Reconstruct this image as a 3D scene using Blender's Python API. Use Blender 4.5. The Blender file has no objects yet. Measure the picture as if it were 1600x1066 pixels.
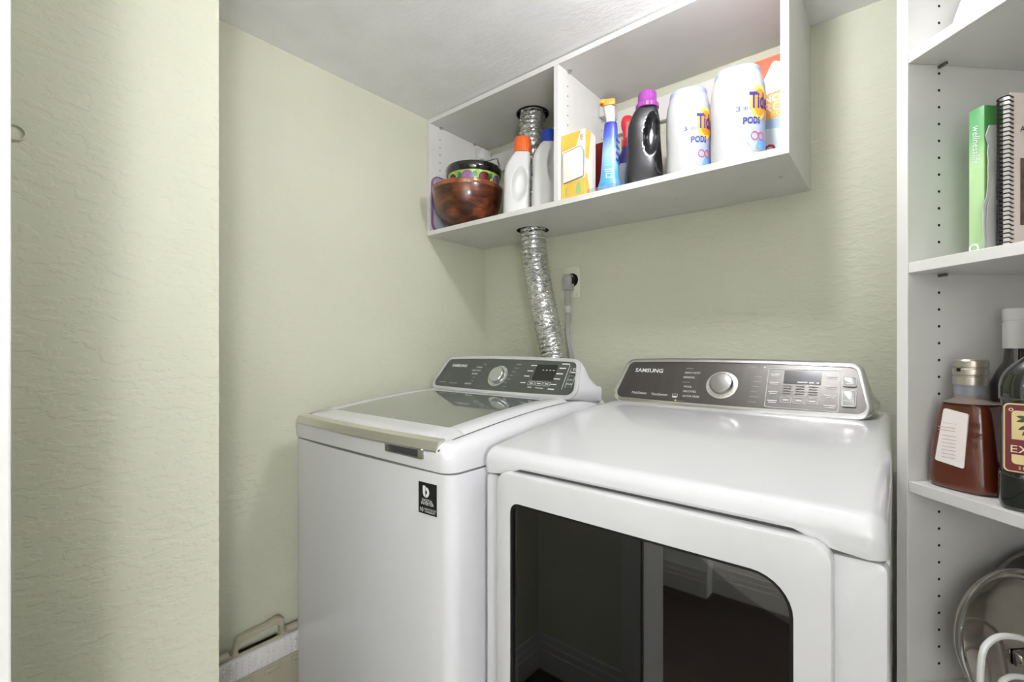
import bpy, bmesh, math, random
from mathutils import Matrix, Vector
random.seed(4)
PI = math.pi
scene = bpy.context.scene
COL = scene.collection

# ------------------------------------------------------------------ camera
cam_d = bpy.data.cameras.new('camera'); cam = bpy.data.objects.new('camera', cam_d); COL.objects.link(cam)
cam.location = (0, 0, 1.20)
cam.rotation_euler = (PI/2, 0, math.radians(39.56))
cam_d.sensor_width = 36; cam_d.lens = 36*730/1600
cam_d.shift_y = (542-533)/1600.0
cam_d.clip_start = .01
scene.camera = cam
# ------------------------------------------------------------------ world, exposure
world = bpy.data.worlds.new('world'); scene.world = world; world.use_nodes = True
world.node_tree.nodes['Background'].inputs[0].default_value = (1, .98, .95, 1)
world.node_tree.nodes['Background'].inputs[1].default_value = .3
scene.view_settings.view_transform = 'Standard'; scene.view_settings.look = 'None'
scene.view_settings.gamma = 1; scene.view_settings.use_curve_mapping = False
scene.view_settings.exposure = 0.2
CLOSET_LAMP = 212.0     # radiance of the small globe above the machines
HALL_FILL = 26.0       # base radiance of the fill globes added in the hall behind the camera

# ------------------------------------------------------------------ materials
def srgb(c):
    if isinstance(c, str): c = [int(c[i:i+2], 16)/255 for i in (0, 2, 4)]
    return tuple(((x/12.92) if x <= .04045 else ((x+.055)/1.055)**2.4) for x in c)
MATS = {}
def mat(name, color, rough=.5, metal=0, noise=None, bump=None, coat=0, trans=0, emis=0, ior=1.45, spec=.5, alpha=1):
    """noise=(scale xyz, amount), bump=(scale xyz, strength, distance)"""
    if name in MATS: return MATS[name]
    m = bpy.data.materials.new(name); m.use_nodes = True; MATS[name] = m
    nt = m.node_tree; n = nt.nodes; L = nt.links; p = n['Principled BSDF']
    c = srgb(color)
    p.inputs['Base Color'].default_value = (*c, 1); p.inputs['Roughness'].default_value = rough
    p.inputs['Metallic'].default_value = metal; p.inputs['IOR'].default_value = ior
    p.inputs['Coat Weight'].default_value = coat; p.inputs['Coat Roughness'].default_value = .08
    p.inputs['Transmission Weight'].default_value = trans; p.inputs['Specular IOR Level'].default_value = spec
    p.inputs['Alpha'].default_value = alpha
    if emis:
        p.inputs['Emission Color'].default_value = (*c, 1); p.inputs['Emission Strength'].default_value = emis
    tc = n.new('ShaderNodeTexCoord')
    def noise_tex(scale, detail=3):
        mp = n.new('ShaderNodeMapping'); mp.inputs['Scale'].default_value = scale
        L.new(tc.outputs['Object'], mp.inputs['Vector'])
        t = n.new('ShaderNodeTexNoise'); t.inputs['Scale'].default_value = 1; t.inputs['Detail'].default_value = detail
        L.new(mp.outputs['Vector'], t.inputs['Vector']); return t
    nz = noise or ((9, 9, 9), .03)
    t = noise_tex(nz[0]); mr = n.new('ShaderNodeMapRange')
    mr.inputs['To Min'].default_value = 1-nz[1]; mr.inputs['To Max'].default_value = 1+nz[1]
    mr.inputs['From Min'].default_value = .3; mr.inputs['From Max'].default_value = .7
    L.new(t.outputs['Fac'], mr.inputs['Value'])
    hv = n.new('ShaderNodeHueSaturation'); hv.inputs['Color'].default_value = (*c, 1)
    L.new(mr.outputs['Result'], hv.inputs['Value']); L.new(hv.outputs['Color'], p.inputs['Base Color'])
    if bump:
        t2 = noise_tex(bump[0], 4)
        r = n.new('ShaderNodeMapRange'); r.interpolation_type = 'SMOOTHSTEP'
        r.inputs['From Min'].default_value = .46; r.inputs['From Max'].default_value = .58
        L.new(t2.outputs['Fac'], r.inputs['Value'])
        b = n.new('ShaderNodeBump'); b.inputs['Strength'].default_value = bump[1]; b.inputs['Distance'].default_value = bump[2]
        L.new(r.outputs['Result'], b.inputs['Height']); L.new(b.outputs['Normal'], p.inputs['Normal'])
    return m
def mat_wood(name, c1, c2, scale, rough=.3, coat=.4):
    if name in MATS: return MATS[name]
    m = mat(name, c1, rough, coat=coat); nt = m.node_tree; n = nt.nodes; L = nt.links
    tc = n.new('ShaderNodeTexCoord'); mp = n.new('ShaderNodeMapping'); mp.inputs['Scale'].default_value = scale
    L.new(tc.outputs['Object'], mp.inputs['Vector'])
    w = n.new('ShaderNodeTexNoise'); w.inputs['Scale'].default_value = 1; w.inputs['Detail'].default_value = 5; w.inputs['Distortion'].default_value = 1.6
    L.new(mp.outputs['Vector'], w.inputs['Vector'])
    cr = n.new('ShaderNodeValToRGB'); cr.color_ramp.elements[0].position = .32; cr.color_ramp.elements[1].position = .68
    cr.color_ramp.elements[0].color = (*srgb(c1), 1); cr.color_ramp.elements[1].color = (*srgb(c2), 1)
    L.new(w.outputs['Fac'], cr.inputs['Fac']); L.new(cr.outputs['Color'], n['Principled BSDF'].inputs['Base Color'])
    return m
def mat_gradient(name, stops, z0, z1, rough=.3, coat=.3):
    """printed colour running up the object's own height"""
    m = mat(name, stops[0][1], rough, coat=coat); nt = m.node_tree; n = nt.nodes; L = nt.links
    tc = n.new('ShaderNodeTexCoord'); sx = n.new('ShaderNodeSeparateXYZ'); L.new(tc.outputs['Object'], sx.inputs[0])
    mr = n.new('ShaderNodeMapRange'); mr.inputs['From Min'].default_value = z0; mr.inputs['From Max'].default_value = z1
    L.new(sx.outputs['Z'], mr.inputs['Value'])
    cr = n.new('ShaderNodeValToRGB'); els = cr.color_ramp.elements
    while len(els) < len(stops): els.new(.5)
    for e, (q, c) in zip(els, stops): e.position = q; e.color = (*srgb(c), 1)
    L.new(mr.outputs['Result'], cr.inputs['Fac']); L.new(cr.outputs['Color'], n['Principled BSDF'].inputs['Base Color'])
    return m
def mat_pane(name, tint, fac_t, rough=.02):
    """a dark tinted pane: tinted see-through plus mirror reflection by fresnel"""
    m = bpy.data.materials.new(name); m.use_nodes = True; MATS[name] = m
    nt = m.node_tree; n = nt.nodes; L = nt.links; n.remove(n['Principled BSDF']); out = n['Material Output']
    tr = n.new('ShaderNodeBsdfTransparent'); tr.inputs[0].default_value = (*tint, 1)
    gl = n.new('ShaderNodeBsdfGlossy'); gl.inputs['Roughness'].default_value = rough
    fr = n.new('ShaderNodeFresnel'); fr.inputs['IOR'].default_value = fac_t
    mx = n.new('ShaderNodeMixShader'); L.new(fr.outputs[0], mx.inputs[0]); L.new(tr.outputs[0], mx.inputs[1]); L.new(gl.outputs[0], mx.inputs[2])
    L.new(mx.outputs[0], out.inputs['Surface']); return m

WALL_C = 'C9CAB6'
wall_m = mat('sage_wall_paint', WALL_C, .62, noise=((3, 3, 3), .025), bump=((34, 34, 70), .28, .0018), spec=.35)
ceil_m = mat('ceiling_paint', 'F4F4F4', .8, bump=((50, 90, 50), .2, .002))
white_m = mat('white_trim_paint', 'CDCDC9', .35)
hall_m = mat('hall_wall_paint', 'E6E6E3', .6, bump=((40, 40, 90), .3, .002))
lam_m = mat('white_melamine', 'DAD9D5', .32)
enamel = mat('white_enamel', 'D6D6D8', .16, coat=.5, noise=((4, 4, 4), .008))
plasw = mat('white_plastic', 'CECECF', .22, coat=.2)
seam_m = mat('grey_seam', '6A6A68', .6)
chrome = mat('chrome', 'D6D6D4', .13, metal=1)
satin = mat('satin_metal', 'B9B7B0', .28, metal=1)
black = mat('black_plastic', '121212', .35)
darkhole = mat('dark_void', '0A0A0A', .9)
ink_w = mat('white_print', 'E6E6E6', .5)
ink_g = mat('grey_print', 'A8A8A6', .5)

# ------------------------------------------------------------------ mesh builder
class MB:
    def __init__(s): s.v = []; s.f = []
    def add(s, vs, fs):
        o = len(s.v); s.v += [tuple(v) for v in vs]; s.f += [tuple(i+o for i in f) for f in fs]; return s
    def box(s, x0, x1, y0, y1, z0, z1, bev=0, seg=2):
        vs = [(x, y, z) for z in (z0, z1) for y in (y0, y1) for x in (x0, x1)]
        return s.hexa(vs, bev, seg)
    def hexa(s, vs, bev=0, seg=2):
        fs = [(0, 2, 3, 1), (4, 5, 7, 6), (0, 1, 5, 4), (2, 6, 7, 3), (0, 4, 6, 2), (1, 3, 7, 5)]
        if not bev: return s.add(vs, fs)
        bm = bmesh.new(); bv = [bm.verts.new(v) for v in vs]
        for f in fs: bm.faces.new([bv[i] for i in f])
        bmesh.ops.bevel(bm, geom=bm.edges[:], offset=bev, segments=seg, profile=.5, affect='EDGES')
        return s.from_bm(bm)
    def from_bm(s, bm):
        bm.verts.index_update()
        s.add([v.co[:] for v in bm.verts], [[v.index for v in f.verts] for f in bm.faces]); bm.free(); return s
    def loft(s, rings, cap0=True, cap1=True, closed=True):
        n = len(rings[0]); vs = [p for r in rings for p in r]; fs = []
        for i in range(len(rings)-1):
            for j in range(n if closed else n-1):
                a = i*n+j; b = i*n+(j+1) % n; fs.append((a, b, b+n, a+n))
        if cap0: fs.append(tuple(reversed(range(n))))
        if cap1: fs.append(tuple((len(rings)-1)*n+j for j in range(n)))
        return s.add(vs, fs)
    def lathe(s, prof, c=(0, 0, 0), n=32, sx=1, sy=1, p=2, cap0=True, cap1=True):
        rings = []
        for r, z in prof:
            ring = []
            for k in range(n):
                a = 2*PI*k/n; ca, sa = math.cos(a), math.sin(a)
                if p != 2: ca = math.copysign(abs(ca)**(2/p), ca); sa = math.copysign(abs(sa)**(2/p), sa)
                ring.append((c[0]+r*sx*ca, c[1]+r*sy*sa, c[2]+z))
            rings.append(ring)
        return s.loft(rings, cap0, cap1)
    def tube(s, pts, r, n=8, cap=True, closed=False, rad=None):
        P = [Vector(p) for p in pts]; m = len(P); rings = []; prev = None
        for i in range(m):
            if closed: t = P[(i+1) % m]-P[i-1]
            else: t = P[min(i+1, m-1)]-P[max(i-1, 0)]
            t.normalize()
            if prev is None: u = t.orthogonal().normalized()
            else: u = (prev-t*prev.dot(t)).normalized()
            prev = u; w = t.cross(u); rr = rad[i] if rad else r
            rings.append([tuple(P[i]+u*(rr*math.cos(2*PI*k/n))+w*(rr*math.sin(2*PI*k/n))) for k in range(n)])
        if closed:
            rings.append(rings[0]); return s.loft(rings, False, False)
        return s.loft(rings, cap, cap)
    def prism(s, outline, fr, d0, d1, bev=0):
        """outline (u,v) list in a frame fr(u,v,w); w from d0 (back) to d1 (front); bev = chamfer on the front edge"""
        rings = [[fr(u, v, d0) for u, v in outline]]
        if bev:
            rings.append([fr(u, v, d1-bev) for u, v in outline])
            for q in (.5, 1):
                a = q*PI/2; ins = bev*(1-math.cos(a)); up = bev*math.sin(a)
                rings.append([fr(u, v, d1-bev+up) for u, v in inset(outline, ins)])
        else: rings.append([fr(u, v, d1) for u, v in outline])
        return s.loft(rings)
    def ring(s, outer, inner, fr, d0, d1, bev=0):
        n = len(outer)
        loops = [[fr(u, v, d0) for u, v in inner], [fr(u, v, d0) for u, v in outer]]
        if bev:
            loops.append([fr(u, v, d1-bev) for u, v in outer]); loops.append([fr(u, v, d1-bev*.3) for u, v in inset(outer, bev*.3)])
            loops.append([fr(u, v, d1) for u, v in inset(outer, bev)])
        else: loops.append([fr(u, v, d1) for u, v in outer])
        loops.append([fr(u, v, d1) for u, v in inner]); loops.append(loops[0])
        return s.loft(loops, False, False)
    def sphere(s, c, r, n=16, m=10, sx=1, sy=1, sz=1):
        return s.lathe([(max(r*math.sin(PI*k/m), 1e-5), -r*math.cos(PI*k/m)*sz) for k in range(m+1)], c, n, sx, sy)
    def flat(s, outline, fr, d):
        return s.add([fr(u, v, d) for u, v in outline], [tuple(range(len(outline)))])
    def text(s, body, size, fr, u=0, v=0, d=0, align='CENTER', rot=0, sx=1, shear=0, bold=0):
        vs, fs = text_mesh(body, size, align, shear, bold)
        c, q = math.cos(rot), math.sin(rot)
        return s.add([fr(u+(x*sx*c-y*q), v+(x*sx*q+y*c), d) for x, y in vs], fs)
    def tf(s, T):
        s.v = [tuple(T @ Vector(p)) for p in s.v]; return s
_tc = {}
def text_mesh(body, size, align, shear=0, bold=0):
    key = (body, size, align, shear, bold)
    if key in _tc: return _tc[key]
    cu = bpy.data.curves.new('t', 'FONT'); cu.body = body; cu.size = size; cu.align_x = align; cu.align_y = 'CENTER'
    cu.resolution_u = 2; cu.shear = shear; cu.offset = bold
    o = bpy.data.objects.new('t', cu); COL.objects.link(o)
    dg = bpy.context.evaluated_depsgraph_get(); dg.update()
    me = o.evaluated_get(dg).to_mesh()
    r = ([(v.co.x, v.co.y) for v in me.vertices], [tuple(p.vertices) for p in me.polygons])
    o.evaluated_get(dg).to_mesh_clear(); bpy.data.objects.remove(o); bpy.data.curves.remove(cu)
    _tc[key] = r; return r
def inset(ol, d):
    n = len(ol); out = []
    A = sum(ol[i][0]*ol[(i+1) % n][1]-ol[(i+1) % n][0]*ol[i][1] for i in range(n)); sg = 1 if A > 0 else -1
    for i in range(n):
        x, y = ol[i]; px, py = ol[i-1]; nx, ny = ol[(i+1) % n]
        tx, ty = nx-px, ny-py; l = math.hypot(tx, ty) or 1
        out.append((x-sg*ty/l*d, y+sg*tx/l*d))
    return out
def rpoly(pts, radii, seg=6):
    """polygon with filleted corners (counter-clockwise)"""
    n = len(pts); out = []
    if not hasattr(radii, '__len__'): radii = [radii]*n
    for i in range(n):
        p = Vector(pts[i]); a = (Vector(pts[i-1])-p); b = (Vector(pts[(i+1) % n])-p); a.normalize(); b.normalize()
        ang = a.angle(b); r = radii[i]; t = r/math.tan(ang/2); c = p+(a+b).normalized()*(r/math.sin(ang/2))
        s0 = p+a*t; s1 = p+b*t; a0 = math.atan2(s0.y-c.y, s0.x-c.x); a1 = math.atan2(s1.y-c.y, s1.x-c.x)
        da = a1-a0
        while da > PI: da -= 2*PI
        while da < -PI: da += 2*PI
        for k in range(seg+1): out.append((c.x+r*math.cos(a0+da*k/seg), c.y+r*math.sin(a0+da*k/seg)))
    return out
def rrect(x0, x1, y0, y1, r, seg=6): return rpoly([(x0, y0), (x1, y0), (x1, y1), (x0, y1)], r, seg)
def circ(cx, cy, r, n=32, ry=None): return [(cx+r*math.cos(2*PI*k/n), cy+(ry or r)*math.sin(2*PI*k/n)) for k in range(n)]
def frame(o, ux, uy):
    o, ux, uy = Vector(o), Vector(ux).normalized(), Vector(uy).normalized(); uz = ux.cross(uy).normalized()
    return lambda u, v, w=0: tuple(o+ux*u+uy*v+uz*w)
FRONT = lambda y: (lambda u, v, w=0: (u, y-w, v))       # vertical plane facing the camera side (-Y)

def disc(mb, cx, cy, rx, ry, fr, d, n=28, m=6):
    rings = [[fr(cx+rx*k/m*math.cos(2*PI*j/n), cy+ry*k/m*math.sin(2*PI*j/n), d) for j in range(n)] for k in range(m, 0, -1)]
    return mb.loft(rings, False, True)
# ------------------------------------------------------------------ objects
ORG = {}
def mk(name, mb, m, parent=None, org=None, T=None, angle=35, smooth=True):
    if T is not None: mb.tf(T)
    if parent is not None: O = ORG[parent]
    else: O = Matrix.Translation(Vector(org if org is not None else (0, 0, 0)))
    inv = O.inverted(); me = bpy.data.meshes.new(name)
    me.from_pydata([tuple(inv @ Vector(v)) for v in mb.v], [], mb.f); me.update()
    bm = bmesh.new(); bm.from_mesh(me); bmesh.ops.recalc_face_normals(bm, faces=bm.faces[:]); bm.to_mesh(me); bm.free()
    if smooth:
        me.polygons.foreach_set('use_smooth', [True]*len(me.polygons)); me.set_sharp_from_angle(angle=math.radians(angle))
    me.materials.append(m)
    o = bpy.data.objects.new(name, me); COL.objects.link(o)
    if parent is not None: o.parent = parent
    else: o.matrix_world = O
    ORG[o] = O
    return o
def thing(name, label, cat, loc, rz=0, group=None):
    o = bpy.data.objects.new(name, None); COL.objects.link(o); o.empty_display_size = .05
    O = Matrix.Translation(Vector(loc)) @ Matrix.Rotation(rz, 4, 'Z'); o.matrix_world = O; ORG[o] = O
    return tag(o, label, cat, group)
def tag(o, label, cat, group=None):
    o['label'] = label; o['category'] = cat
    if group: o['group'] = group
    return o
def struct(name, mb, m, label=None, org=(0, 0, 0), parent=None, cat=None):
    o = mk(name, mb, m, parent=parent, org=org, smooth=False)
    if parent is None: o['kind'] = 'structure'
    if label: o['label'] = label
    if cat: o['category'] = cat
    return o

# ================================================================== THE ROOM
XL, YB, ZC = -1.488, 1.60, 2.131
struct('floor', MB().box(-2.6, 1.3, -2.3, 1.7, -.04, 0), mat_wood('dark_wood_floor', '2E2520', '4A3B32', (1.2, 14, 14), .32, .2), 'dark brown wood floor', cat='floor')
struct('ceiling', MB().box(-2.6, 1.3, -2.3, 1.7, ZC, ZC+.05), ceil_m, 'white textured ceiling above the laundry', cat='ceiling')
struct('wall_back', MB().box(XL-.1, 1.1, YB, YB+.1, 0, ZC), wall_m, 'sage green wall behind the washer and dryer', cat='wall')
struct('wall_left', MB().box(XL-.1, XL, .30, YB, 0, ZC), wall_m, 'sage green side wall left of the washer', cat='wall')
struct('wall_partition', MB().box(XL-.1, -1.05, -.10, .348, 0, ZC), wall_m, 'textured sage green wall projecting at far left', cat='wall')
struct('wall_right', MB().box(1.0, 1.1, -.10, YB, 0, ZC), wall_m, 'sage green wall behind the bookcase', cat='wall')
wf = MB(); wf.box(-1.05, -.634, -.10, .02, 0, ZC); wf.box(.535, 1.0, -.10, .02, 0, ZC);
struct('wall_front', wf, wall_m, 'wall around the doorway', cat='wall')
def casing(x0, x1, y0, y1, z0, z1):
    b = MB().box(x0, x1, y0, y1, z0, z1, .002); b.box(x0+.008, x1-.008, min(y0, y1)-.003, max(y0, y1)+.003, z0, z1-.001, .002); return b
cs = MB(); cs.box(-.6335, -.62, -.118, .0376, 0, ZC-.001, .002); cs.box(-.70, -.625, .02, .0376, 0, ZC-.001, .002); cs.box(-.70, -.625, -.118, -.10, 0, ZC-.001, .002)
struct('trim_1', cs, white_m, 'white door casing at the far left edge', cat='trim')
cs = MB(); cs.box(.52, .535, -.118, .0345, 0, ZC-.001, .002); cs.box(.525, .60, -.118, -.10, 0, ZC-.001, .002);
struct('trim_2', cs, white_m, 'white door casing on the hall side', cat='trim')
def bbrd(name, x0, x1, y0, y1, nx, ny):
    """stepped skirting along a wall; (nx, ny) points into the room"""
    b = MB()
    for t, z0, z1 in ((.018, 0, .075), (.014, .075, .10), (.009, .10, .125)):
        b.box(min(x0, x0+nx*t), max(x1, x1+nx*t), min(y0, y0+ny*t), max(y1, y1+ny*t), z0, z1, .002)
    struct(name, b, white_m, 'white stepped skirting board', cat='skirting')
bbrd('baseboard_front', -1.05, -.70, .02, .02, 0, 1)
bbrd('baseboard_partition', -1.05, -1.05, .02, .348, 1, 0)
bbrd('baseboard_left', XL, XL, .35, YB, 1, 0)
# the hall behind the camera
struct('wall_hall', MB().box(-.70, 1.3, -1.05, -.95, 0, ZC), hall_m, 'pale hall wall opposite the laundry', cat='wall')
struct('wall_pilaster', MB().box(-1.05, -.70, -1.05, -.87, 0, ZC), hall_m, 'pale wall end in the hall', cat='wall')
struct('wall_hall_far', MB().box(-2.6, -1.05, -2.3, -2.2, 0, ZC), hall_m, 'far hall wall', cat='wall')
struct('wall_hall_left', MB().box(-2.6, -2.5, -2.2, -.1, 0, ZC), hall_m, 'hall side wall', cat='wall')
struct('wall_hall_right', MB().box(1.2, 1.3, -.95, -.1, 0, ZC), hall_m, 'hall end wall', cat='wall')
struct('wall_hall_near', MB().box(-2.5, XL-.1, -.2, -.1, 0, ZC), hall_m, 'hall wall beside the laundry', cat='wall')
bbrd('baseboard_hall', -.70, 1.2, -.95, -.95, 0, 1); bbrd('baseboard_pilaster', -1.05, -.70, -.87, -.87, 0, 1)
# lamps: one over the machines, three unseen fill globes added in the hall
def lamp(name, label, c, r, rad, base_r, squash=1):
    t = thing(name, label, 'lamp', (c[0], c[1], ZC))
    mk('lamp_base', MB().lathe([(base_r, 0), (base_r, -.012), (base_r*.9, -.02), (.012, -.024), (.004, -.03), (.004, c[2]+r*squash-ZC-.002)], (c[0], c[1], ZC), 28), white_m, t)
    g = mat('lit_globe_%g' % rad, 'FBFBFF', .4, emis=rad)
    mk('lamp_globe', MB().sphere(c, r, 24, 12, sz=squash), g, t)
lamp('ceiling_lamp', 'small white globe ceiling lamp above the dryer, outside the picture', (-.265, .91, 2.055), .045, CLOSET_LAMP, .07, .85)
lamp('hall_fill_light', 'white fill-light globe added in the hall right behind the camera', (.22, -.42, 1.20), .14, HALL_FILL*.2, .06)
lamp('hall_fill_light', 'white fill-light globe added at the right end of the hall', (.95, -.55, 1.35), .14, HALL_FILL*3.1, .06)  # added to brighten the washer front and the left wall
lamp('hall_fill_light', 'white fill-light globe added further along the hall to the left', (-1.5, -1.2, 1.50), .14, HALL_FILL*2, .06)

# painted round cover on the partition wall
hk = MB(); pts = [(-1.05+.004, .067+.0115*math.cos(a), 1.53+.0115*math.sin(a)) for a in [2*PI*k/28 for k in range(28)]]
hk.tube(pts, .0016, 6, closed=True)
hk.lathe([(.0105, 0), (.0105, .002)], (0, 0, 0), 24); 
hk.v[-48:] = [(-1.05+z*.9, .067+x, 1.53+y) for x, y, z in hk.v[-48:]]
tag(mk('wall_cover', hk, wall_m, org=(-1.05, .067, 1.517)), 'round painted-over cap on the wall beside the door casing', 'wall cap')

# ================================================================== APPLIANCE SHAPES
def top_loft(x0, x1, yf, yb, zl, zt, R, nose, rc, flip=None):
    es = [R*(1-math.cos(PI/2*k/6)) for k in range(7)]
    W = x1-x0; mids = [R+(W-2*R)*k/16 for k in range(1, 16)]
    E = es+mids+[W-e for e in reversed(es)]
    rings = []
    for e in E:
        s = min(e, W-e); dz = R-math.sqrt(max(R*R-(R-min(s, R))**2, 0)); q = min(s, rc); pf = rc-math.sqrt(max(rc*rc-(rc-q)**2, 0))
        x = x0+e; y0 = yf+pf; z_low = zl(s)
        ring = [(x, yb, z_low)]
        for k in range(13):
            y = yb+(y0+nose-yb)*k/12; ring.append((x, y, max(zt(y)-dz, z_low+.004)))
        zn = zt(y0+nose)-dz
        for k in range(1, 7):
            a = PI/2*k/6; ring.append((x, y0+nose-nose*math.sin(a), max(zn-nose*(1-math.cos(a)), z_low+.002)))
        ring.append((x, y0+.004, z_low))
        rings.append(ring)
    return MB().loft(rings)
def trapezoid(hw, top_in, h, bow, r):
    ol = rpoly([(-hw, 0), (hw, 0), (hw-top_in, h), (-hw+top_in, h)], r, 8)
    # subdivide the long edges so that they can bow
    out = []
    for i, p in enumerate(ol):
        q = ol[(i+1) % len(ol)]; out.append(p); n = int(abs(q[0]-p[0])/.03)
        for k in range(1, n): out.append((p[0]+(q[0]-p[0])*k/n, p[1]+(q[1]-p[1])*k/n))
    return [(u, v+(bow*(1-(u/hw)**2))*(1 if v > h/2 else -.6)) for u, v in out]

# ------------------------------------------------------------------ WASHER
WX0, WX1, WYF, WYB = -1.402, -.716, .668, 1.335
wc = (WX0+WX1)/2
W = thing('washing_machine', 'white top-loading washing machine with a glass lid, beside the left wall', 'washing machine', (wc, (WYF+WYB)/2, 0))
def body_outline(x0, x1, y0, y1, r, bow):
    ol = rpoly([(x0, y0), (x1, y0), (x1, y1), (x0, y1)], [r, r, .012, .012], 6); out = []
    for i, p in enumerate(ol):
        q = ol[(i+1) % len(ol)]; out.append(p)
        if abs(q[0]-p[0]) > .3 and p[1] < (y0+y1)/2:
            for k in range(1, 14): out.append((p[0]+(q[0]-p[0])*k/14, p[1]))
    m, hw = (x0+x1)/2, (x1-x0)/2
    return [(x, y-(bow*(1-((x-m)/hw)**2) if y < y0+.05 else 0)) for x, y in out]
FLOORF = lambda u, v, w=0: (u, v, w)
wo = body_outline(WX0, WX1, WYF, WYB, .03, .012)
mk('body', MB().prism(wo, FLOORF, .025, .929), enamel, W)
mk('seam', MB().prism(inset(wo, .003), FLOORF, .929, .9335), seam_m, W)
for sx, sy in ((WX0+.05, WYF+.06), (WX1-.05, WYF+.06), (WX0+.05, WYB-.06), (WX1-.05, WYB-.06)):
    mk('foot', MB().lathe([(.022, 0), (.022, .008), (.012, .01), (.012, .026)], (sx, sy, 0), 16), black, W)
wzt = lambda y: .992+.046*math.sin(min(max((y-.66)/.56, 0), 1)*PI/2)
mk('top_deck', top_loft(WX0, WX1, WYF-.010, WYB, lambda s: .9335, wzt, .034, .028, .035), enamel, W)
# lid: sloping frame around a tinted glass pane
LX0, LX1 = -1.375, -.748
lzt = lambda y: wzt(y)+.010
def lid_sheet(x0, x1, y0, y1, up, th, n=10, nx=14, droop=True):
    def z(x, y):
        e = min(x-LX0, LX1-x); d = .012*max(0, 1-e/.03)**2
        f = max(0, 1-(y-.655)/.05); return lzt(y)+up-d-.014*f*f
    rings = []
    for i in range(n+1):
        y = y0+(y1-y0)*i/n
        top = [(x0+(x1-x0)*k/nx, y, z(x0+(x1-x0)*k/nx, y)) for k in range(nx+1)]
        rings.append(top+[(p[0], p[1], p[2]-th) for p in reversed(top)])
    return MB().loft(rings)
GX0, GX1, GY0, GY1 = -1.305, -.802, .742, 1.115
lid = mk('lid', lid_sheet(LX0, LX1, .672, GY0, 0, .014, 8), enamel, W)
lf = lid_sheet(LX0, GX0, GY0, 1.165, 0, .012, 8, 4); lf2 = lid_sheet(GX1, LX1, GY0, 1.165, 0, .012, 8, 4); lf3 = lid_sheet(GX0, GX1, GY1, 1.165, 0, .012, 3, 8)
for q in (lf2, lf3): lf.add(q.v, q.f)
mk('lid_frame', lf, enamel, W)
glass_lid = mat('smoked_lid_glass', '6C706A', .03, coat=1, spec=.9)
gl = mk('lid_glass', lid_sheet(GX0-.002, GX1+.002, GY0-.002, GY1+.002, -.0015, .005, 8, 8), glass_lid, W)
for xs in (LX0-.0008, LX1+.0008):
    sm = MB().tube([(xs, .66+(1.15-.66)*k/20, lzt(.66+(1.15-.66)*k/20)-.0115-.014*max(0, 1-(.005+.49*k/20)/.05)**2) for k in range(21)], .0022, 6)
    mk('lid_seam', sm, mat('dark_seam', '4B4B49', .6), W)
# chrome handle bar along the lid's front edge
hb = MB(); rings = []
for k in range(25):
    u = k/24; x = LX0+.004+(LX1-LX0-.008)*u; b = .012*(1-(2*u-1)**2); y = .664-b
    rings.append([(x, y+.020, 1.0015), (x, y+.002, .997), (x, y-.007, .980), (x, y-.005, .975), (x, y+.012, .974)])
mk('lid_handle', MB().loft(rings), mat('brushed_champagne_trim', 'DAD8CE', .30, metal=.85, noise=((4, 40, 40), .05)), W)
FW = lambda y: FRONT(y)
mk('latch_plate', MB().ring(rrect(-.925, -.792, .956, .979, .004), rrect(-.915, -.804, .960, .9785, .003), FRONT(.664), -.03, .0125, .002), satin, W)
mk('latch_recess', MB().prism(rrect(-.916, -.803, .9595, .979, .003), FRONT(.664), -.03, .008), mat('dark_grey_plastic', '3A3B40', .4), W)
wn = MB()
for k in range(5):
    wn.text(('- - --', '-- - --- -', '--- -- -', '- ---- --', '-- --')[k], .011, frame((-.87, .713-k*.007, lzt(.713-k*.007)+.0008), (1, 0, 0), (0, 1, .12)))
mk('warning_print', wn, ink_g, W)
# control console
def console(root, xc, hw, yb, zb, yt, zt, back, face_m, rim_m, tin=.034, r=.034, bow=.008, depth=.10, flare=.035):
    fr = frame((xc, yb, zb), (1, 0, 0), (0, yt-yb, zt-zb)); h = math.hypot(yt-yb, zt-zb)
    ol = trapezoid(hw, tin, h, bow, [r, r, r*.95, r*.95])
    # white housing: face outline swept back and spreading into the deck at its foot
    rings = []
    for q in range(7):
        s = q/6; ring = []
        for u, v in ol:
            low = max(0, 1-v/h); x, y, z = fr(u, v, 0)
            ring.append((x+math.copysign(flare*s*low**1.2, u) if abs(u) > hw-.06 else x, y+depth*s*(.35+.9*low), min(z, zb+h) + (.002*math.sin(s*PI)) - (.05*s*s if low < .3 else 0) - (.02 if low > .9 else 0)*s))
        rings.append(ring)
    mk('console_housing', MB().loft(rings), enamel, root)
    mk('console_rim', MB().ring(ol, inset(ol, .013), fr, -.001, .006, .003), rim_m, root)
    mk('console_face', MB().prism(inset(ol, .0125), fr, 0, .0035), face_m, root)
    return fr, h
def bars(mb, fr, d, rows):
    for u0, u1, v, t in rows: mb.flat([(u0, v-t/2), (u1, v-t/2), (u1, v+t/2), (u0, v+t/2)], fr, d)
def boxline(mb, fr, d, u0, u1, v0, v1, t=.0008, r=.002): mb.ring(rrect(u0, u1, v0, v1, r, 3), inset(rrect(u0, u1, v0, v1, r, 3), t), fr, d-.0002, d)
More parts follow.
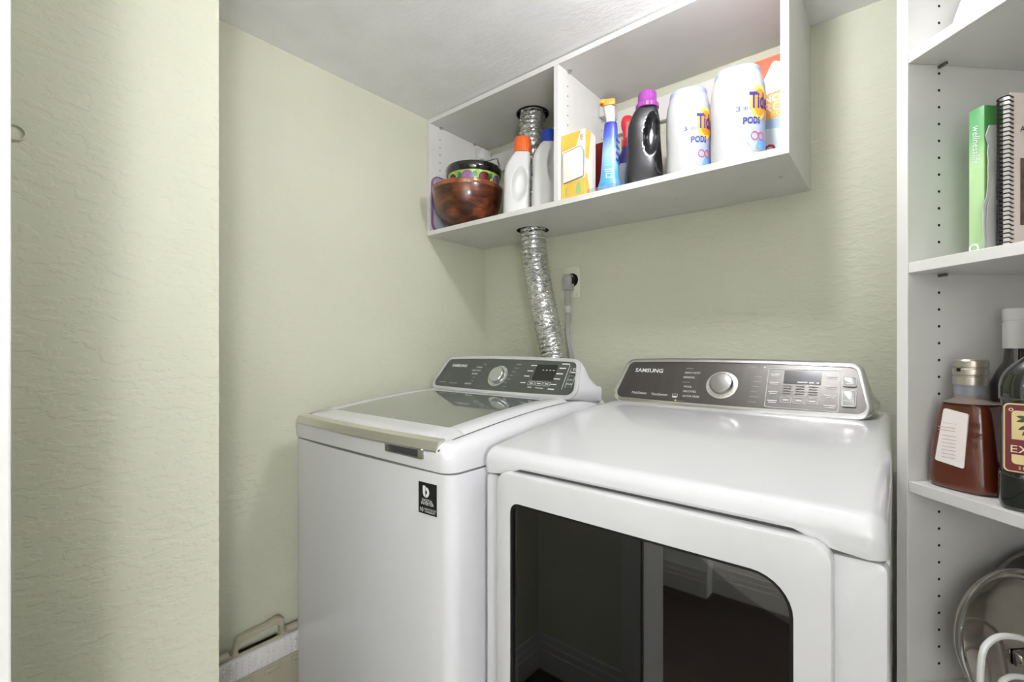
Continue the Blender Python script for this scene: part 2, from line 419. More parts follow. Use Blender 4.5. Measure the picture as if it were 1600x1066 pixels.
def knob(root, fr, u, v, r, cap_m, ring_m):
    F = lambda a, b, w=0: fr(u+a, v+b, w)
    k = mk('dial_ring', MB().ring(circ(0, 0, r*1.38, 40), circ(0, 0, r*.9, 40), F, .003, .007, .002), ring_m, root)
    prof = [(r*1.0, .004), (r*1.0, .016), (r*.97, .019), (r*.90, .021), (r*.5, .0225), (.0005, .023)]
    m = MB(); m.loft([[F(rr*math.cos(2*PI*j/40), rr*math.sin(2*PI*j/40), w) for j in range(40)] for rr, w in prof]); kk = mk('dial_knob', m, cap_m, root)
    tk = MB()
    for j in range(18):
        a = 2*PI*j/18+.1; ca, sa = math.cos(a), math.sin(a); p = lambda s, q: (s*ca-q*sa, s*sa+q*ca)
        tk.flat([p(r*1.12, -.0008), p(r*1.26, -.0008), p(r*1.26, .0008), p(r*1.12, .0008)], F, .0074)
    mk('dial_ticks', tk, seam_m, k)
wfm = mat('washer_face_gloss', '4C504E', .22, metal=.35, coat=.6, noise=((3, 3, 3), .02))
fr, h = console(W, -1.050, .330, 1.172, 1.042, 1.250, 1.158, 1.33, wfm, mat('pale_rim', 'C6C7C5', .25, metal=.3), flare=.028)
wl = MB(); D = .0045
wl.text('SAMSUNG', .0155, fr, -.216, .102, D, sx=1.1, bold=.0003); mk('brand_lettering', wl, mat('silver_print', 'DADADA', .4), W)
wl = MB(); wl.text('------- ------', .009, fr, -.285, .030, D, 'LEFT', sx=.9); wl.text('-------- -------', .009, fr, -.230, .028, D, 'LEFT', sx=.9)
for i, (n, u) in enumerate((('------', -.085), ('NORMAL', -.098), ('HEAVY DUTY', -.100), ('BEDDING', -.106), ('------', -.111), ('------', -.113), ('DELICATES', -.116))): wl.text(n, .0085, fr, u, .112-.0138*i, D, 'RIGHT', sx=.8)
for i, n in enumerate(('---------', '--------', '-------', '------', '------', '----', '--------')): wl.text(n, .0085, fr, .052-.004*i, .116-.0145*i, D, 'LEFT', sx=.9)
bars(wl, fr, D, [(.115, .140, .113, .003), (.108, .132, .092, .003), (.103, .125, .072, .003), (.098, .120, .047, .003), (.234, .262, .122, .003), (.230, .254, .106, .0035), (.226, .250, .086, .003), (.222, .246, .067, .003), (.218, .240, .047, .003), (.214, .238, .030, .003)])
for i in range(3): boxline(wl, fr, D, .130+i*.030, .156+i*.030, .040, .054); bars(wl, fr, D, [(.136+i*.03, .150+i*.03, .047, .003)])
bars(wl, fr, D, [(.134, .150, .032, .0022), (.166, .196, .031, .0022)])
boxline(wl, fr, D, .2635, .2650, .032, .120, .0006, .0005)
mk('console_print', wl, ink_w, W)['kind'] = 'stuff'
mk('display', MB().prism(rrect(.139, .222, .060, .118, .002), fr, .003, .0042), mat('black_display', '0B0C0D', .12, coat=.5), W)
dl = MB(); bars(dl, fr, .0046, [(.168+.0135*i, .174+.0135*i, .097, .002) for i in range(4)]); mk('display_segments', dl, ink_w, W)
for (v0, v1, n) in ((.088, .114, 'o'), (.038, .080, 'start')):
    o_ = mk('button', MB().ring(rrect(.272, .297, v0, v1, .005), inset(rrect(.272, .297, v0, v1, .005), .0018), fr, .003, .0055, .0006), satin, W)
    b_ = MB(); 
    if n == 'o': b_.ring(circ(.2845, .104, .0045, 16), circ(.2845, .104, .0032, 16), fr, .004, .0045); bars(b_, fr, .0045, [(.277, .292, .093, .003)])
    else: b_.text('START', .0075, fr, .2845, .066, D); b_.text('PAUSE', .0075, fr, .2845, .051, D)
    mk('button_symbol', b_, ink_w, o_)
knob(W, fr, -.008, .066, .030, mat('silver_knob', 'C4C8CA', .24, metal=.9), chrome)
# black warranty sticker on the front panel
SX0, SX1 = -.8125, -.7565
sy = lambda u: WYF-.012*(1-((u-wc)/(WX1-wc))**2)-.0006
SF = lambda u, v, w=0: (u, sy(u)-w, v)
st = mk('sticker', MB().prism([(SX0+(SX1-SX0)*k/6, .837) for k in range(7)]+[(SX1-(SX1-SX0)*k/6, .905) for k in range(7)], SF, 0, .0006), mat('black_sticker', '0C0C0E', .3), W)
g = MB()
g.flat([(-.7985, .898), (-.7985, .882), (-.7960, .876), (-.7905, .873), (-.7905, .8985)], SF, .0012)
arc = [(-.7890+.0105*math.cos(a), .8845+.0115*math.sin(a)) for a in [PI/2-PI*k/16 for k in range(17)]]
arc2 = [(-.7890+.004*math.cos(a), .8845+.0045*math.sin(a)) for a in [-PI/2+PI*k/16 for k in range(17)]]
for k in range(16): g.flat([arc[k], arc[k+1], arc2[15-k], arc2[16-k]], SF, .0012)
g.text('DIGITAL', .0088, SF, -.7845, .8665, .0012); g.text('INVERTER', .0088, SF, -.7845, .8595, .0012)
g.text('10', .0135, SF, -.803, .845, .0012); g.text('YEAR MOTOR', .0058, SF, -.776, .848, .0012); g.text('WARRANTY', .0058, SF, -.776, .8425, .0012)
mk('sticker_print', g, ink_w, st)

# ------------------------------------------------------------------ DRYER
DX0, DX1, DYF, DYB = -.690, -.008, .746, 1.50
dc = (DX0+DX1)/2
Dr = thing('clothes_dryer', 'white front-loading dryer with a dark square door window, right of the washer', 'dryer', (dc, (DYF+DYB)/2, 0))
do = body_outline(DX0, DX1, DYF, DYB, .014, 0)
mk('body', MB().prism(do, FLOORF, .025, .928), enamel, Dr)
mk('seam', MB().prism(inset(do, .003), FLOORF, .928, .9335), seam_m, Dr)
mk('groove_shade_rail', MB().box(DX0+.055, DX1-.055, DYF+.004, DYF+.06, .93, .956), seam_m, Dr)  # grey colour stands in for the shade in the groove above the door
for sx, sy_ in ((DX0+.05, DYF+.06), (DX1-.05, DYF+.06), (DX0+.05, DYB-.06), (DX1-.05, DYB-.06)):
    mk('foot', MB().lathe([(.022, 0), (.022, .008), (.012, .01), (.012, .026)], (sx, sy_, 0), 16), black, Dr)
def dzl(s):
    t = min(max((s-.045)/.06, 0), 1); return .9325+.0200*t*t*(3-2*t)
dzt = lambda y: .985+.050*math.sin(min(max((y-.74)/.60, 0), 1)*PI/2)
mk('top_panel', top_loft(DX0, DX1, DYF-.014, DYB, dzl, dzt, .024, .030, .022), enamel, Dr)
# door
DOX = (-.634, -.064, .17, .9465)
out = rrect(*DOX, .026, 8)
win = rpoly([(-.598, .27), (-.107, .27), (-.107, .890), (-.598, .890)], [.03, .03, .052, .022], 8)
door = mk('door', MB().ring(out, win, FRONT(.742), 0, .026, .006), plasw, Dr)
mk('door_gasket', MB().ring(inset(win, -.0005), inset(win, .005), FRONT(.742), .004, .0235), black, door)
mk('door_window', MB().prism(inset(win, .004), FRONT(.742), .016, .019), mat_pane('tinted_door_glass', (.55, .54, .52), 2.1), door)
lin_o = rrect(-.615, -.09, .25, .905, .03, 8)
lin_i = rpoly([(-.55, .36), (-.145, .36), (-.145, .80), (-.55, .80)], [.19, .19, .16, .16], 8)
mk('door_liner', MB().ring(lin_o, lin_i, FRONT(.745), -.02, -.002), mat('grey_liner', 'B5AFA5', .4), door)
drm = MB(); drm.loft([[(u, .766, v) for u, v in lin_i], [(u, 1.25, v) for u, v in lin_i]], False, True)
hole = mk('drum', drm, mat('dim_drum_steel', '3C3B39', .4, metal=.6), Dr)
# door body opening: the front panel is a ring around the drum
body = [o for o in Dr.children if o.name.startswith('body')][0]
bpy.data.objects.remove(body)
bd = MB().ring(rrect(DX0, DX1, .025, .928, .012, 8), lin_i, FRONT(.756), -.02, .010, .008)
mk('front_panel', bd, enamel, Dr)
bd = MB(); bd.box(DX0, DX0+.01, .765, DYB, .025, .928); bd.box(DX1-.01, DX1, .765, DYB, .025, .928); bd.box(DX0+.01, DX1-.01, DYB-.01, DYB, .025, .928); bd.box(DX0+.01, DX1-.01, .765, DYB-.01, .025, .04)
mk('body', bd, enamel, Dr)
mk('door_hinge', MB().box(-.628, -.612, .732, .747, .70, .76, .002), plasw, door)
# console
dfm = mat('brushed_dark_steel', '5B5855', .33, metal=.85, noise=((60, 2, 2), .05))
fr, h = console(Dr, -.362, .328, 1.312, 1.034, 1.386, 1.158, 1.5, dfm, chrome, tin=.030, r=.032, flare=.012)
wl = MB(); wl.text('SAMSUNG', .0178, fr, -.222, .106, D, sx=1.08, bold=.0004); mk('brand_lettering', wl, mat('silver_print', 'BDBDBD'), Dr)
wl = MB(); wl.text('MultiSteam', .0115, fr, -.260, .030, D, 'LEFT', sx=.9); wl.text('VentSensor', .0115, fr, -.198, .029, D, 'LEFT', sx=.9)
boxline(wl, fr, D, -.136, -.121, .022, .034); bars(wl, fr, D, [(-.134, -.123, .0255, .004)])
for i, n in enumerate(('---------', 'HEAVY DUTY', 'BEDDING', '---------', 'WOOL', 'DELICATES', 'ACTIVE WEAR')): wl.text(n, .0085, fr, -.112+(.002*i if i > 3 else 0)-.004*i*.3, .118-.0148*i, D, 'LEFT', sx=.85)
for i, n in enumerate(('------', '-------', '------', '-----', '---------', '--------')): wl.text(n, .0085, fr, .072-.002*i, .100-.0148*i, D, 'LEFT', sx=.9)
wl.text('-------', .0085, fr, .052, .128, D, 'LEFT'); wl.flat(rrect(.089, .094, .125, .130, .001, 2), fr, D)
boxline(wl, fr, D, .101, .2555, .014, .124, .0012, .004)
for i in range(3): boxline(wl, fr, D, .135+i*.0275, .159+i*.0275, .029, .045, .001); bars(wl, fr, D, [(.140+i*.0275, .154+i*.0275, .037, .0035)])
for v in (.108, .084, .058, .033): bars(wl, fr, D, [(.106, .128, v, .0028), (.109, .126, v-.005, .0022)])
for v in (.106, .080, .055, .029): bars(wl, fr, D, [(.226, .250, v, .0028), (.229, .248, v-.005, .0022)])
mk('console_print', wl, ink_w, Dr)['kind'] = 'stuff'
wl = MB(); wl.text('------ --', .0085, fr, -.118, .014, D, 'LEFT', sx=.8); wl.text('-------- ----', .0085, fr, .040, .009, D, 'LEFT', sx=.8); wl.flat(rrect(-.1265, -.1215, .0115, .0165, .001, 2), fr, D)
mk('console_print_gold', wl, mat('amber_print', 'D9B98A', .5), Dr)['kind'] = 'stuff'
mk('display', MB().prism(rrect(.138, .218, .083, .120, .0015), fr, .003, .0044), mat('black_display_glass', '141516', .10, coat=.8), Dr)
dl = MB(); bars(dl, fr, .0048, [(.168, .190, .0875, .0035), (.193, .204, .0875, .0045), (.208, .214, .0875, .003)]); mk('display_segments', dl, ink_w, Dr)
ds = MB(); bars(ds, fr, D, [(.138+.028*j, .156+.028*j, .076-.007*i, .002) for i in range(4) for j in range(3)]); mk('setting_print', ds, mat('dim_print', '55504C', .5), Dr)
for (v0, v1) in ((.082, .106), (.030, .070)):
    o_ = mk('button', MB().prism(rrect(.262, .287, v0, v1, .004), fr, .003, .007, .0015), mat('pale_button', 'B7B5B2', .25, metal=.5), Dr)
    b_ = MB(); boxline(b_, fr, .0072, .261, .288, v0-.001, v1+.001, .0015, .004)
    if v0 < .05: b_.text('START', .0075, fr, .2745, .055, .0076); b_.text('PAUSE', .0075, fr, .2745, .043, .0076)
    else: bars(b_, fr, .0076, [(.267, .282, v0+.006, .0025)])
    mk('button_symbol', b_, ink_w, o_)
knob(Dr, fr, -.007, .069, .030, mat('polished_knob', 'B0AEAB', .2, metal=1), mat('pale_ring', 'DAD6CE', .25, metal=.6))

# ================================================================== WALL CABINET
CX0, CX1, CYF, CZ0, CZ1, TH = XL+.002, -.196, 1.252, 1.653, 2.127, .018
CB = YB-.002
cab = thing('wall_cabinet', 'white open two-bay cabinet hung under the ceiling on the back wall', 'cabinet', ((CX0+CX1)/2, (CYF+CB)/2, CZ0))
HX, HY, HR = -1.098, 1.455, .062          # hole for the duct
mk('side_panel', MB().box(CX0, CX0+TH, CYF, CB, CZ0, CZ1, .0008, 1), lam_m, cab)
mk('side_panel', MB().box(CX1-TH, CX1, CYF, CB, CZ0, CZ1, .0008, 1), lam_m, cab)
mk('divider_panel', MB().box(-.859, -.841, CYF, CB, CZ0+TH, CZ1-TH, .0008, 1), lam_m, cab)
def holed(z0, z1):
    m = MB(); q = .09
    m.box(CX0+TH, HX-q, CYF, CB, z0, z1); m.box(HX+q, CX1-TH, CYF, CB, z0, z1); m.box(HX-q, HX+q, CYF, HY-q, z0, z1); m.box(HX-q, HX+q, HY+q, CB, z0, z1)
    sq = []
    for k in range(40):
        a = 2*PI*k/40; c, s = math.cos(a), math.sin(a); t = q/max(abs(c), abs(s)); sq.append((HX+t*c, HY+t*s))
    m.ring(sq, circ(HX, HY, HR, 40), FLOORF, z0, z1); return m
mk('bottom_panel', holed(CZ0+.0005, CZ0+TH), lam_m, cab)
mk('top_panel', holed(CZ1-TH, CZ1-.0005), lam_m, cab)
mk('hole_collar', MB().ring(circ(HX, HY, HR+.001, 40), circ(HX, HY, HR-.004, 40), FLOORF, CZ1-TH-.004, CZ1-.001), darkhole, cab)
mk('hole_collar', MB().ring(circ(HX, HY, HR+.001, 40), circ(HX, HY, HR-.003, 40), FLOORF, CZ0+.0002, CZ0+TH-.001), darkhole, cab)
for a, b in ((CX0+TH, -.859), (-.841, CX1-TH)):
    mk('back_rail', MB().box(a+.002, b-.002, CB-.020, CB-.002, 1.985, 2.068, .001, 1), lam_m, cab)
    for x in (a+.001, b-.045):
        mk('hanging_bracket', MB().box(x, x+.044, CB-.085, CB-.021, 2.035, 2.085, .004), white_m, cab)
pin = MB()
for x, sgn in ((CX0+TH, 1), (-.841, 1), (CX1-TH, -1)):
    for yy in (CYF+.055, CB-.06):
        for k in range(12):
            z = CZ0+.055+.032*k
            if z < CZ1-.05: pin.add([(x+sgn*.0004, yy+.0026*math.cos(2*PI*j/10), z+.0026*math.sin(2*PI*j/10)) for j in range(10)], [tuple(range(10))])
p_ = mk('pin_holes', pin, darkhole, cab); p_['kind'] = 'stuff'
for x, yy in ((CX0+TH, CYF+.055), (CX0+TH, CB-.09), (-.841, CYF+.055)):
    mk('cam_fitting', MB().lathe([(.007, 0), (.007, .006)], (x+.008, yy, CZ1-TH-.006), 14), satin, cab)
for x in (-.75, -.52, -.24): mk('screw_cap', MB().lathe([(.006, 0), (.005, -.0015)], (x, 1.42, CZ0), 12), white_m, cab)

# ------------------------------------------------------------------ foil duct
path = []
ctrl = [(HX, HY, 2.118), (HX, HY, 1.9), (HX+.002, HY, 1.66), (-1.085, 1.462, 1.50), (-1.055, 1.472, 1.34), (-1.015, 1.478, 1.17), (-.985, 1.480, 1.02), (-.96, 1.48, .86), (-.95, 1.48, .60), (-.95, 1.48, .18)]
def catmull(P, n):
    P = [Vector(p) for p in P]; P = [P[0]*2-P[1]]+P+[P[-1]*2-P[-2]]; o = []
    for i in range(1, len(P)-2):
        for k in range(n):
            t = k/n; a, b, c, d = P[i-1:i+3]
            o.append(.5*((2*b)+(c-a)*t+(2*a-5*b+4*c-d)*t*t+(3*b-a-3*c+d)*t**3))
    o.append(P[-2]); return o
cp = catmull(ctrl, 34)
nseg = len(cp); mb = MB(); rings = []; prev = None; rs = random.Random(3); NA = 30
off = [rs.uniform(-.0018, .0018) for _ in range(nseg*NA)]
dist = 0
for i, p in enumerate(cp):
    t = (cp[min(i+1, nseg-1)]-cp[max(i-1, 0)]).normalized()
    u = t.orthogonal().normalized() if prev is None else (prev-t*prev.dot(t)).normalized(); prev = u; w = t.cross(u)
    if i: dist += (cp[i]-cp[i-1]).length
    rib = .0022*math.sin(dist*2*PI/.017)
    rings.append([tuple(p+(u*math.cos(2*PI*k/NA)+w*math.sin(2*PI*k/NA))*(.0495+rib+off[i*NA+k])) for k in range(NA)])
mb.loft(rings)
tag(mk('vent_duct', mb, mat('crinkled_foil', 'D8D9D8', .2, metal=1, noise=((60, 60, 60), .12), bump=((70, 70, 160), .6, .004)), org=(-.95, 1.48, .18), angle=50),
    'flexible silver foil dryer vent hose hanging through the wall cabinet', 'vent hose')

# ------------------------------------------------------------------ outlet and plug
OUT = thing('wall_outlet', 'painted-over dryer outlet plate on the back wall', 'outlet', (-1.008, YB, 1.395))
mk('cover_plate', MB().box(-1.046, -.969, YB-.006, YB-.0005, 1.395, 1.522, .003), mat('painted_plate', 'D3D4BE', .45), OUT)
mk('socket_hole', MB().lathe([(.027, 0), (.027, .0015)], (0, 0, 0), 28, 1, 1).tf(Matrix.Translation((-1.004, YB-.006, 1.466)) @ Matrix.Rotation(PI/2, 4, 'X')), darkhole, OUT)
mk('plate_screw', MB().sphere((-.985, YB-.007, 1.408), .004, 10, 6), ink_w, OUT)
PC = thing('power_cord', 'grey dryer power cord plugged into the painted wall outlet', 'power cord', (-.97, 1.545, 1.0))
grey = mat('grey_cord_plastic', 'A4A4A0', .45)
po = rpoly([(-.017, -.030), (.017, -.030), (.0215, .012), (.013, .032), (-.013, .032), (-.0215, .012)], .006, 4)
mk('plug', MB().prism(po, lambda u, v, w=0: (-1.012+u, YB-.010-w, 1.455+v), 0, .032, .006), grey, PC)
mk('plug_neck', MB().lathe([(.019, 0), (.019, .022)], (0, 0, 0), 20).tf(Matrix.Translation((-1.006, YB-.0075, 1.462)) @ Matrix.Rotation(PI/2, 4, 'X')), black, PC)
cpts = catmull([(-1.012, YB-.026, 1.43), (-1.012, YB-.026, 1.36), (-1.009, YB-.026, 1.31), (-1.012, YB-.030, 1.275), (-1.004, YB-.034, 1.24), (-.988, YB-.040, 1.18), (-.972, YB-.045, 1.09), (-.965, YB-.05, .9), (-.965, YB-.05, .5)], 6)
for dx in (-.006, 0, .006): mk('cable', MB().tube([(p.x+dx, p.y, p.z) for p in cpts], .0042, 8), grey, PC)
mk('cable_tag', MB().box(-1.024, -1.000, YB-.033, YB-.019, 1.335, 1.362, .002), white_m, PC)

# ================================================================== STEP STOOL by the left wall
beige = mat('beige_plastic', 'ABA590', .45)
S = thing('folding_step_stool', 'folded beige step stool with a dotted white tread, leaning beside the washer', 'step stool', (-1.455, .58, 0))
SP = lambda u, v, w=0: (-1.47+w, u, v)     # plane facing +X: u along Y
mk('frame', MB().prism(rrect(.358, .88, 0, .250, .012), SP, 0, .022, .003), beige, S)
mk('rail', MB().prism(rrect(.358, .88, .248, .322, .008), SP, 0, .018, .003), beige, S)
tr_ = mk('tread', MB().prism(rrect(.362, .876, .2545, .3135, .004), SP, .016, .028, .002), mat('white_tread', 'DCDAD8', .5), S)
dots = MB()
for i in range(30):
    for j in range(5):
        c = SP(.372+i*.0168, .262+j*.0112, .0275); dots.sphere(c, .0045, 8, 4)
dd = mk('grip_dots', dots, MATS['white_tread'], tr_); dd['kind'] = 'stuff'
ho = rpoly([(.512, .316), (.662, .316), (.657, .372), (.640, .378), (.61, .371), (.56, .369), (.527, .366)], [.004, .004, .012, .012, .01, .01, .014], 4)
hi = rpoly([(.526, .322), (.650, .322), (.646, .352), (.634, .358), (.61, .357), (.56, .354), (.537, .350)], [.006, .006, .008, .008, .008, .008, .008], 4)
mk('handle', MB().ring(ho, hi, SP, .002, .020, .003), beige, S)
for a, b in ((.372, .432), (.436, .506), (.668, .70), (.702, .76)):
    mk('hinge', MB().tube([SP(a, .326, .012), SP(b, .326, .012)], .012, 14), beige, S)
for a in (.365, .44, .52, .60, .68):
    mk('clip', MB().ring(rrect(a, a+.05, .222, .242, .003), rrect(a+.005, a+.045, .227, .237, .003), SP, .018, .026, .001), beige, S)

# ================================================================== CABINET CONTENTS
ZB = CZ0+TH+.0005                 # top of the cabinet floor
hdpe = mat('white_hdpe', 'D2D2D0', .35, coat=.1)
# frosted storage-box lid standing against the side panel
LB = thing('container_lid', 'frosted plastic box lid with a purple rim standing behind the wooden bowl', 'lid', (CX0+TH+.015, 1.35, ZB))
lo = rrect(1.256, 1.46, ZB, ZB+.228, .035, 8)
LP = lambda u, v, w=0: (CX0+TH+.004+w, u, v)
mk('panel', MB().prism(lo, LP, .001, .006), mat('frosted_plastic', 'D6D7E2', .35, alpha=.8), LB)
mk('rim', MB().ring(inset(lo, -.0005), inset(lo, .006), LP, 0, .0075, .002), mat('purple_gasket', '8F5D93', .4), LB)
# wooden salad bowl
WB = (-1.318, 1.318)
prof = [(.056, 0), (.060, .003), (.094, .026), (.121, .062), (.134, .105), (.1375, .140), (.137, .152), (.130, .153), (.127, .140), (.118, .090), (.088, .040), (.002, .016)]
bw = mat_wood('acacia_wood', '2A1108', '7E4020', (9, 9, 20), .28, .5)
n_ = bw.node_tree.nodes; L_ = bw.node_tree.links            # glued blocks of lighter and darker wood
tc_ = n_.new('ShaderNodeTexCoord'); mp_ = n_.new('ShaderNodeMapping'); mp_.inputs['Scale'].default_value = (9, 9, 24); L_.new(tc_.outputs['Object'], mp_.inputs['Vector'])
vo_ = n_.new('ShaderNodeTexVoronoi'); vo_.distance = 'CHEBYCHEV'; vo_.inputs['Scale'].default_value = 1.6; vo_.inputs['Randomness'].default_value = .8; L_.new(mp_.outputs['Vector'], vo_.inputs['Vector'])
sp_ = n_.new('ShaderNodeSeparateColor'); L_.new(vo_.outputs['Color'], sp_.inputs[0]); mr_ = n_.new('ShaderNodeMapRange'); mr_.inputs['To Min'].default_value = .45; mr_.inputs['To Max'].default_value = 1.5; L_.new(sp_.outputs[0], mr_.inputs['Value'])
hs_ = n_.new('ShaderNodeHueSaturation'); L_.new(mr_.outputs['Result'], hs_.inputs['Value'])
pb_ = n_['Principled BSDF'].inputs['Base Color']; L_.new(pb_.links[0].from_socket, hs_.inputs['Color']); L_.new(hs_.outputs['Color'], pb_)
Bw = thing('wooden_bowl', 'large dark polished wooden salad bowl on the cabinet shelf', 'bowl', (WB[0], WB[1], ZB))
mk('bowl_body', MB().lathe(prof, (WB[0], WB[1], ZB), 56), bw, Bw)
mk('bowl_rim', MB().lathe([(.1372, .136), (.1385, .139), (.1385, .151), (.1365, .1535), (.1295, .1535), (.1295, .136)], (WB[0], WB[1], ZB), 56, cap0=False, cap1=False), mat_wood('acacia_rim', '4A2112', 'A2643C', (9, 9, 3), .28, .5), Bw)
# painted ceramic bowl inside it
CBz = ZB+.118; CBx, CBy = WB[0]+.016, WB[1]+.020
Cb = thing('painted_bowl', 'green ceramic bowl with painted roses and a black rim, nested in the wooden bowl', 'bowl', (CBx, CBy, ZB+.06))
cprof = [(.035, -.045), (.040, -.042), (.078, -.012), (.096, .030), (.105, .085), (.1065, .108), (.103, .108), (.098, .08), (.085, .02), (.002, -.03)]
mk('bowl_body', MB().lathe(cprof, (CBx, CBy, CBz), 48), mat('green_glaze', 'A4C25A', .15, coat=.6, noise=((30, 30, 30), .25)), Cb)
mk('rim', MB().lathe([(.1055, .080), (.1085, .084), (.111, .096), (.111, .108), (.108, .113), (.103, .113), (.101, .10)], (CBx, CBy, CBz), 48, cap0=False, cap1=False), mat('black_glaze', '141214', .08, coat=1), Cb)
def bowl_fr(th, z0):
    def fr(u, v, w=0):
        z = z0+v; r = .096+(z-.030)*(.009/.055) if z > .03 else .078+(z+.012)*(.018/.042); a = th+u/.1; R = r+.0008+w
        return (CBx+R*math.cos(a), CBy+R*math.sin(a), CBz+z)
    return fr
for th, c1, c2, sz in ((-1.05, '8A5C93', 'B68ABF', .026), (-.38, '4E1418', '8A3038', .024), (.25, '7B4E8A', 'AE83B6', .024), (-1.75, '4E1418', '8A3038', .022)):
    f_ = bowl_fr(th, .054); rose = mk('painted_rose', disc(MB(), 0, 0, sz, sz*.85, f_, .0003), mat('rose_%s' % c1, c1, .2, coat=.5), Cb)
    sp = MB()
    for q in (.75, .5, .27): sp.ring(circ(0, 0, sz*q, 16, sz*q*.85), circ(.001, .001, sz*(q-.10), 16, sz*(q-.1)*.85), f_, .0004, .0009)
    mk('petal_lines', sp, mat('petal_%s' % c2, c2, .25), rose)
for th in (-1.35, -.75, -.12):
    mk('painted_leaf', MB().flat(rpoly([(-.012, -.012), (.010, -.006), (.004, .012), (-.008, .010)], .003, 3), bowl_fr(th, .062), .0004), mat('leaf_green', '2F7A4E', .25, coat=.4), Cb)
wr = MB(); zr = CBz+.113; q = lambda a, r=.113, z=0: (CBx+r*math.cos(a), CBy+r*math.sin(a), zr+z)
wr.tube([q(-2.6), q(-2.6, .112, .018), (CBx+.01, CBy+.03, zr+.038), q(.35, .10, .034), q(.35, .112, 0)], .0014, 6); wr.tube([q(.35, .10, .034), q(.2, .113, -.004)], .0012, 6)
wr.tube([q(-2.5), q(-2.6, .112, .018), q(-2.7)], .0012, 6)
mk('wire_handle', wr, mat('dark_wire', '3A3A38', .35, metal=.8), Cb)

# bottles: lofted superellipse sections with a pinched hand grip, built facing local -Y
def sections(secs, n=40, sub=5, p=3.2):
    """secs: (z, cx, half width, half depth); smoothly interpolated"""
    P = catmull([(s[0], s[1], s[2]) for s in secs], sub); Q = catmull([(s[0], s[3], 0) for s in secs], sub); rings = []
    for a, b in zip(P, Q):
        ring = []
        for k in range(n):
            t = 2*PI*k/n; c, s = math.cos(t), math.sin(t)
            ring.append((a.y+max(a.z, .0005)*math.copysign(abs(c)**(2/p), c), max(b.y, .0005)*math.copysign(abs(s)**(2/p), s), a.x))
        rings.append(ring)
    return rings
def pinch(mb, cx, cz, rx, rz, amt=.85, tilt=0):
    o = []
    for x, y, z in mb.v:
        dx, dz = x-cx-tilt*(z-cz), z-cz; q = (dx/rx)**2+(dz/rz)**2
        w = max(0, 1-q); k = 1-amt*(w*w*(3-2*w))**.7
        o.append((x, y*k, z))
    mb.v = o; return mb
def dense(rings, m=44):
    """re-sample so that the front and back faces carry interior vertices for dents"""
    out = MB(); n = len(rings[0])
    grid = []
    for r in rings:
        xs = [p[0] for p in r]; x0, x1 = min(xs), max(xs); cx = (x0+x1)/2; hw = max((x1-x0)/2, 1e-4); hd = max(p[1] for p in r); z = r[0][2]
        row = []
        for k in range(m+1):
            u = -math.cos(PI*k/m); y = hd*max(0, 1-abs(u)**3.2)**(1/3.2); row.append((cx+hw*u, -y, z))
        for k in range(m-1, 0, -1):
            u = -math.cos(PI*k/m); y = hd*max(0, 1-abs(u)**3.2)**(1/3.2); row.append((cx+hw*u, y, z))
        grid.append(row)
    # split front/back as strips across so dents have vertices: front face already spans the width
    return out.loft(grid)
def place(x, y, rz): return Matrix.Translation((x, y, ZB)) @ Matrix.Rotation(rz, 4, 'Z')
def ribbed_cap(r, h, z0, cx=0, skirt=None, n=48):
    m = MB(); rings = []
    prof = [(r, 0), (r*.99, h*.86), (r*.95, h*.95), (r*.86, h), (.0005, h)]
    if skirt: prof = [(skirt, 0), (skirt, h*.25), (r*1.03, h*.36)]+[(r, h*.40)]+prof[1:]
    for rr, z in prof:
        rings.append([(cx+(rr*(1 if k % 2 else .965))*math.cos(2*PI*k/n), (rr*(1 if k % 2 else .965))*math.sin(2*PI*k/n), z0+z) for k in range(n)])
    return m.loft(rings)
CAMROT = math.radians(39)
# white bottle, orange cap
T = place(-1.074, 1.328, CAMROT)
b = thing('detergent_bottle', 'plain white detergent bottle with an orange cap, beside the wooden bowl', 'bottle', (-1.074, 1.328, ZB), CAMROT)
m = dense(sections([(0, 0, .045, .030), (.004, 0, .0495, .034), (.05, 0, .0495, .035), (.11, .001, .0485, .034), (.155, .002, .049, .032), (.19, .006, .045, .029), (.218, .014, .037, .026), (.236, .020, .028, .024)], sub=10))
pinch(m, .010, .115, .030, .066, .65, .1); mk('bottle_body', m, hdpe, b, T=T)
mk('cap', ribbed_cap(.0315, .056, .234, .021), mat('orange_cap', 'D9652A', .35), b, T=T)
# white bottle, blue cap
T = place(-.964, 1.356, CAMROT)
b = thing('detergent_bottle', 'plain white detergent bottle with a blue cap, against the cabinet divider', 'bottle', (-.964, 1.356, ZB), CAMROT)
m = dense(sections([(0, 0, .046, .032), (.004, 0, .0505, .036), (.06, 0, .050, .036), (.10, 0, .048, .034), (.15, 0, .046, .033), (.20, .002, .047, .033), (.235, .008, .036, .028), (.250, .012, .027, .026)], sub=10))
pinch(m, .022, .165, .020, .06, .6); mk('bottle_body', m, hdpe, b, T=T)
mk('cap', ribbed_cap(.030, .045, .248, .012), mat('blue_cap', '1D3FA8', .35), b, T=T)
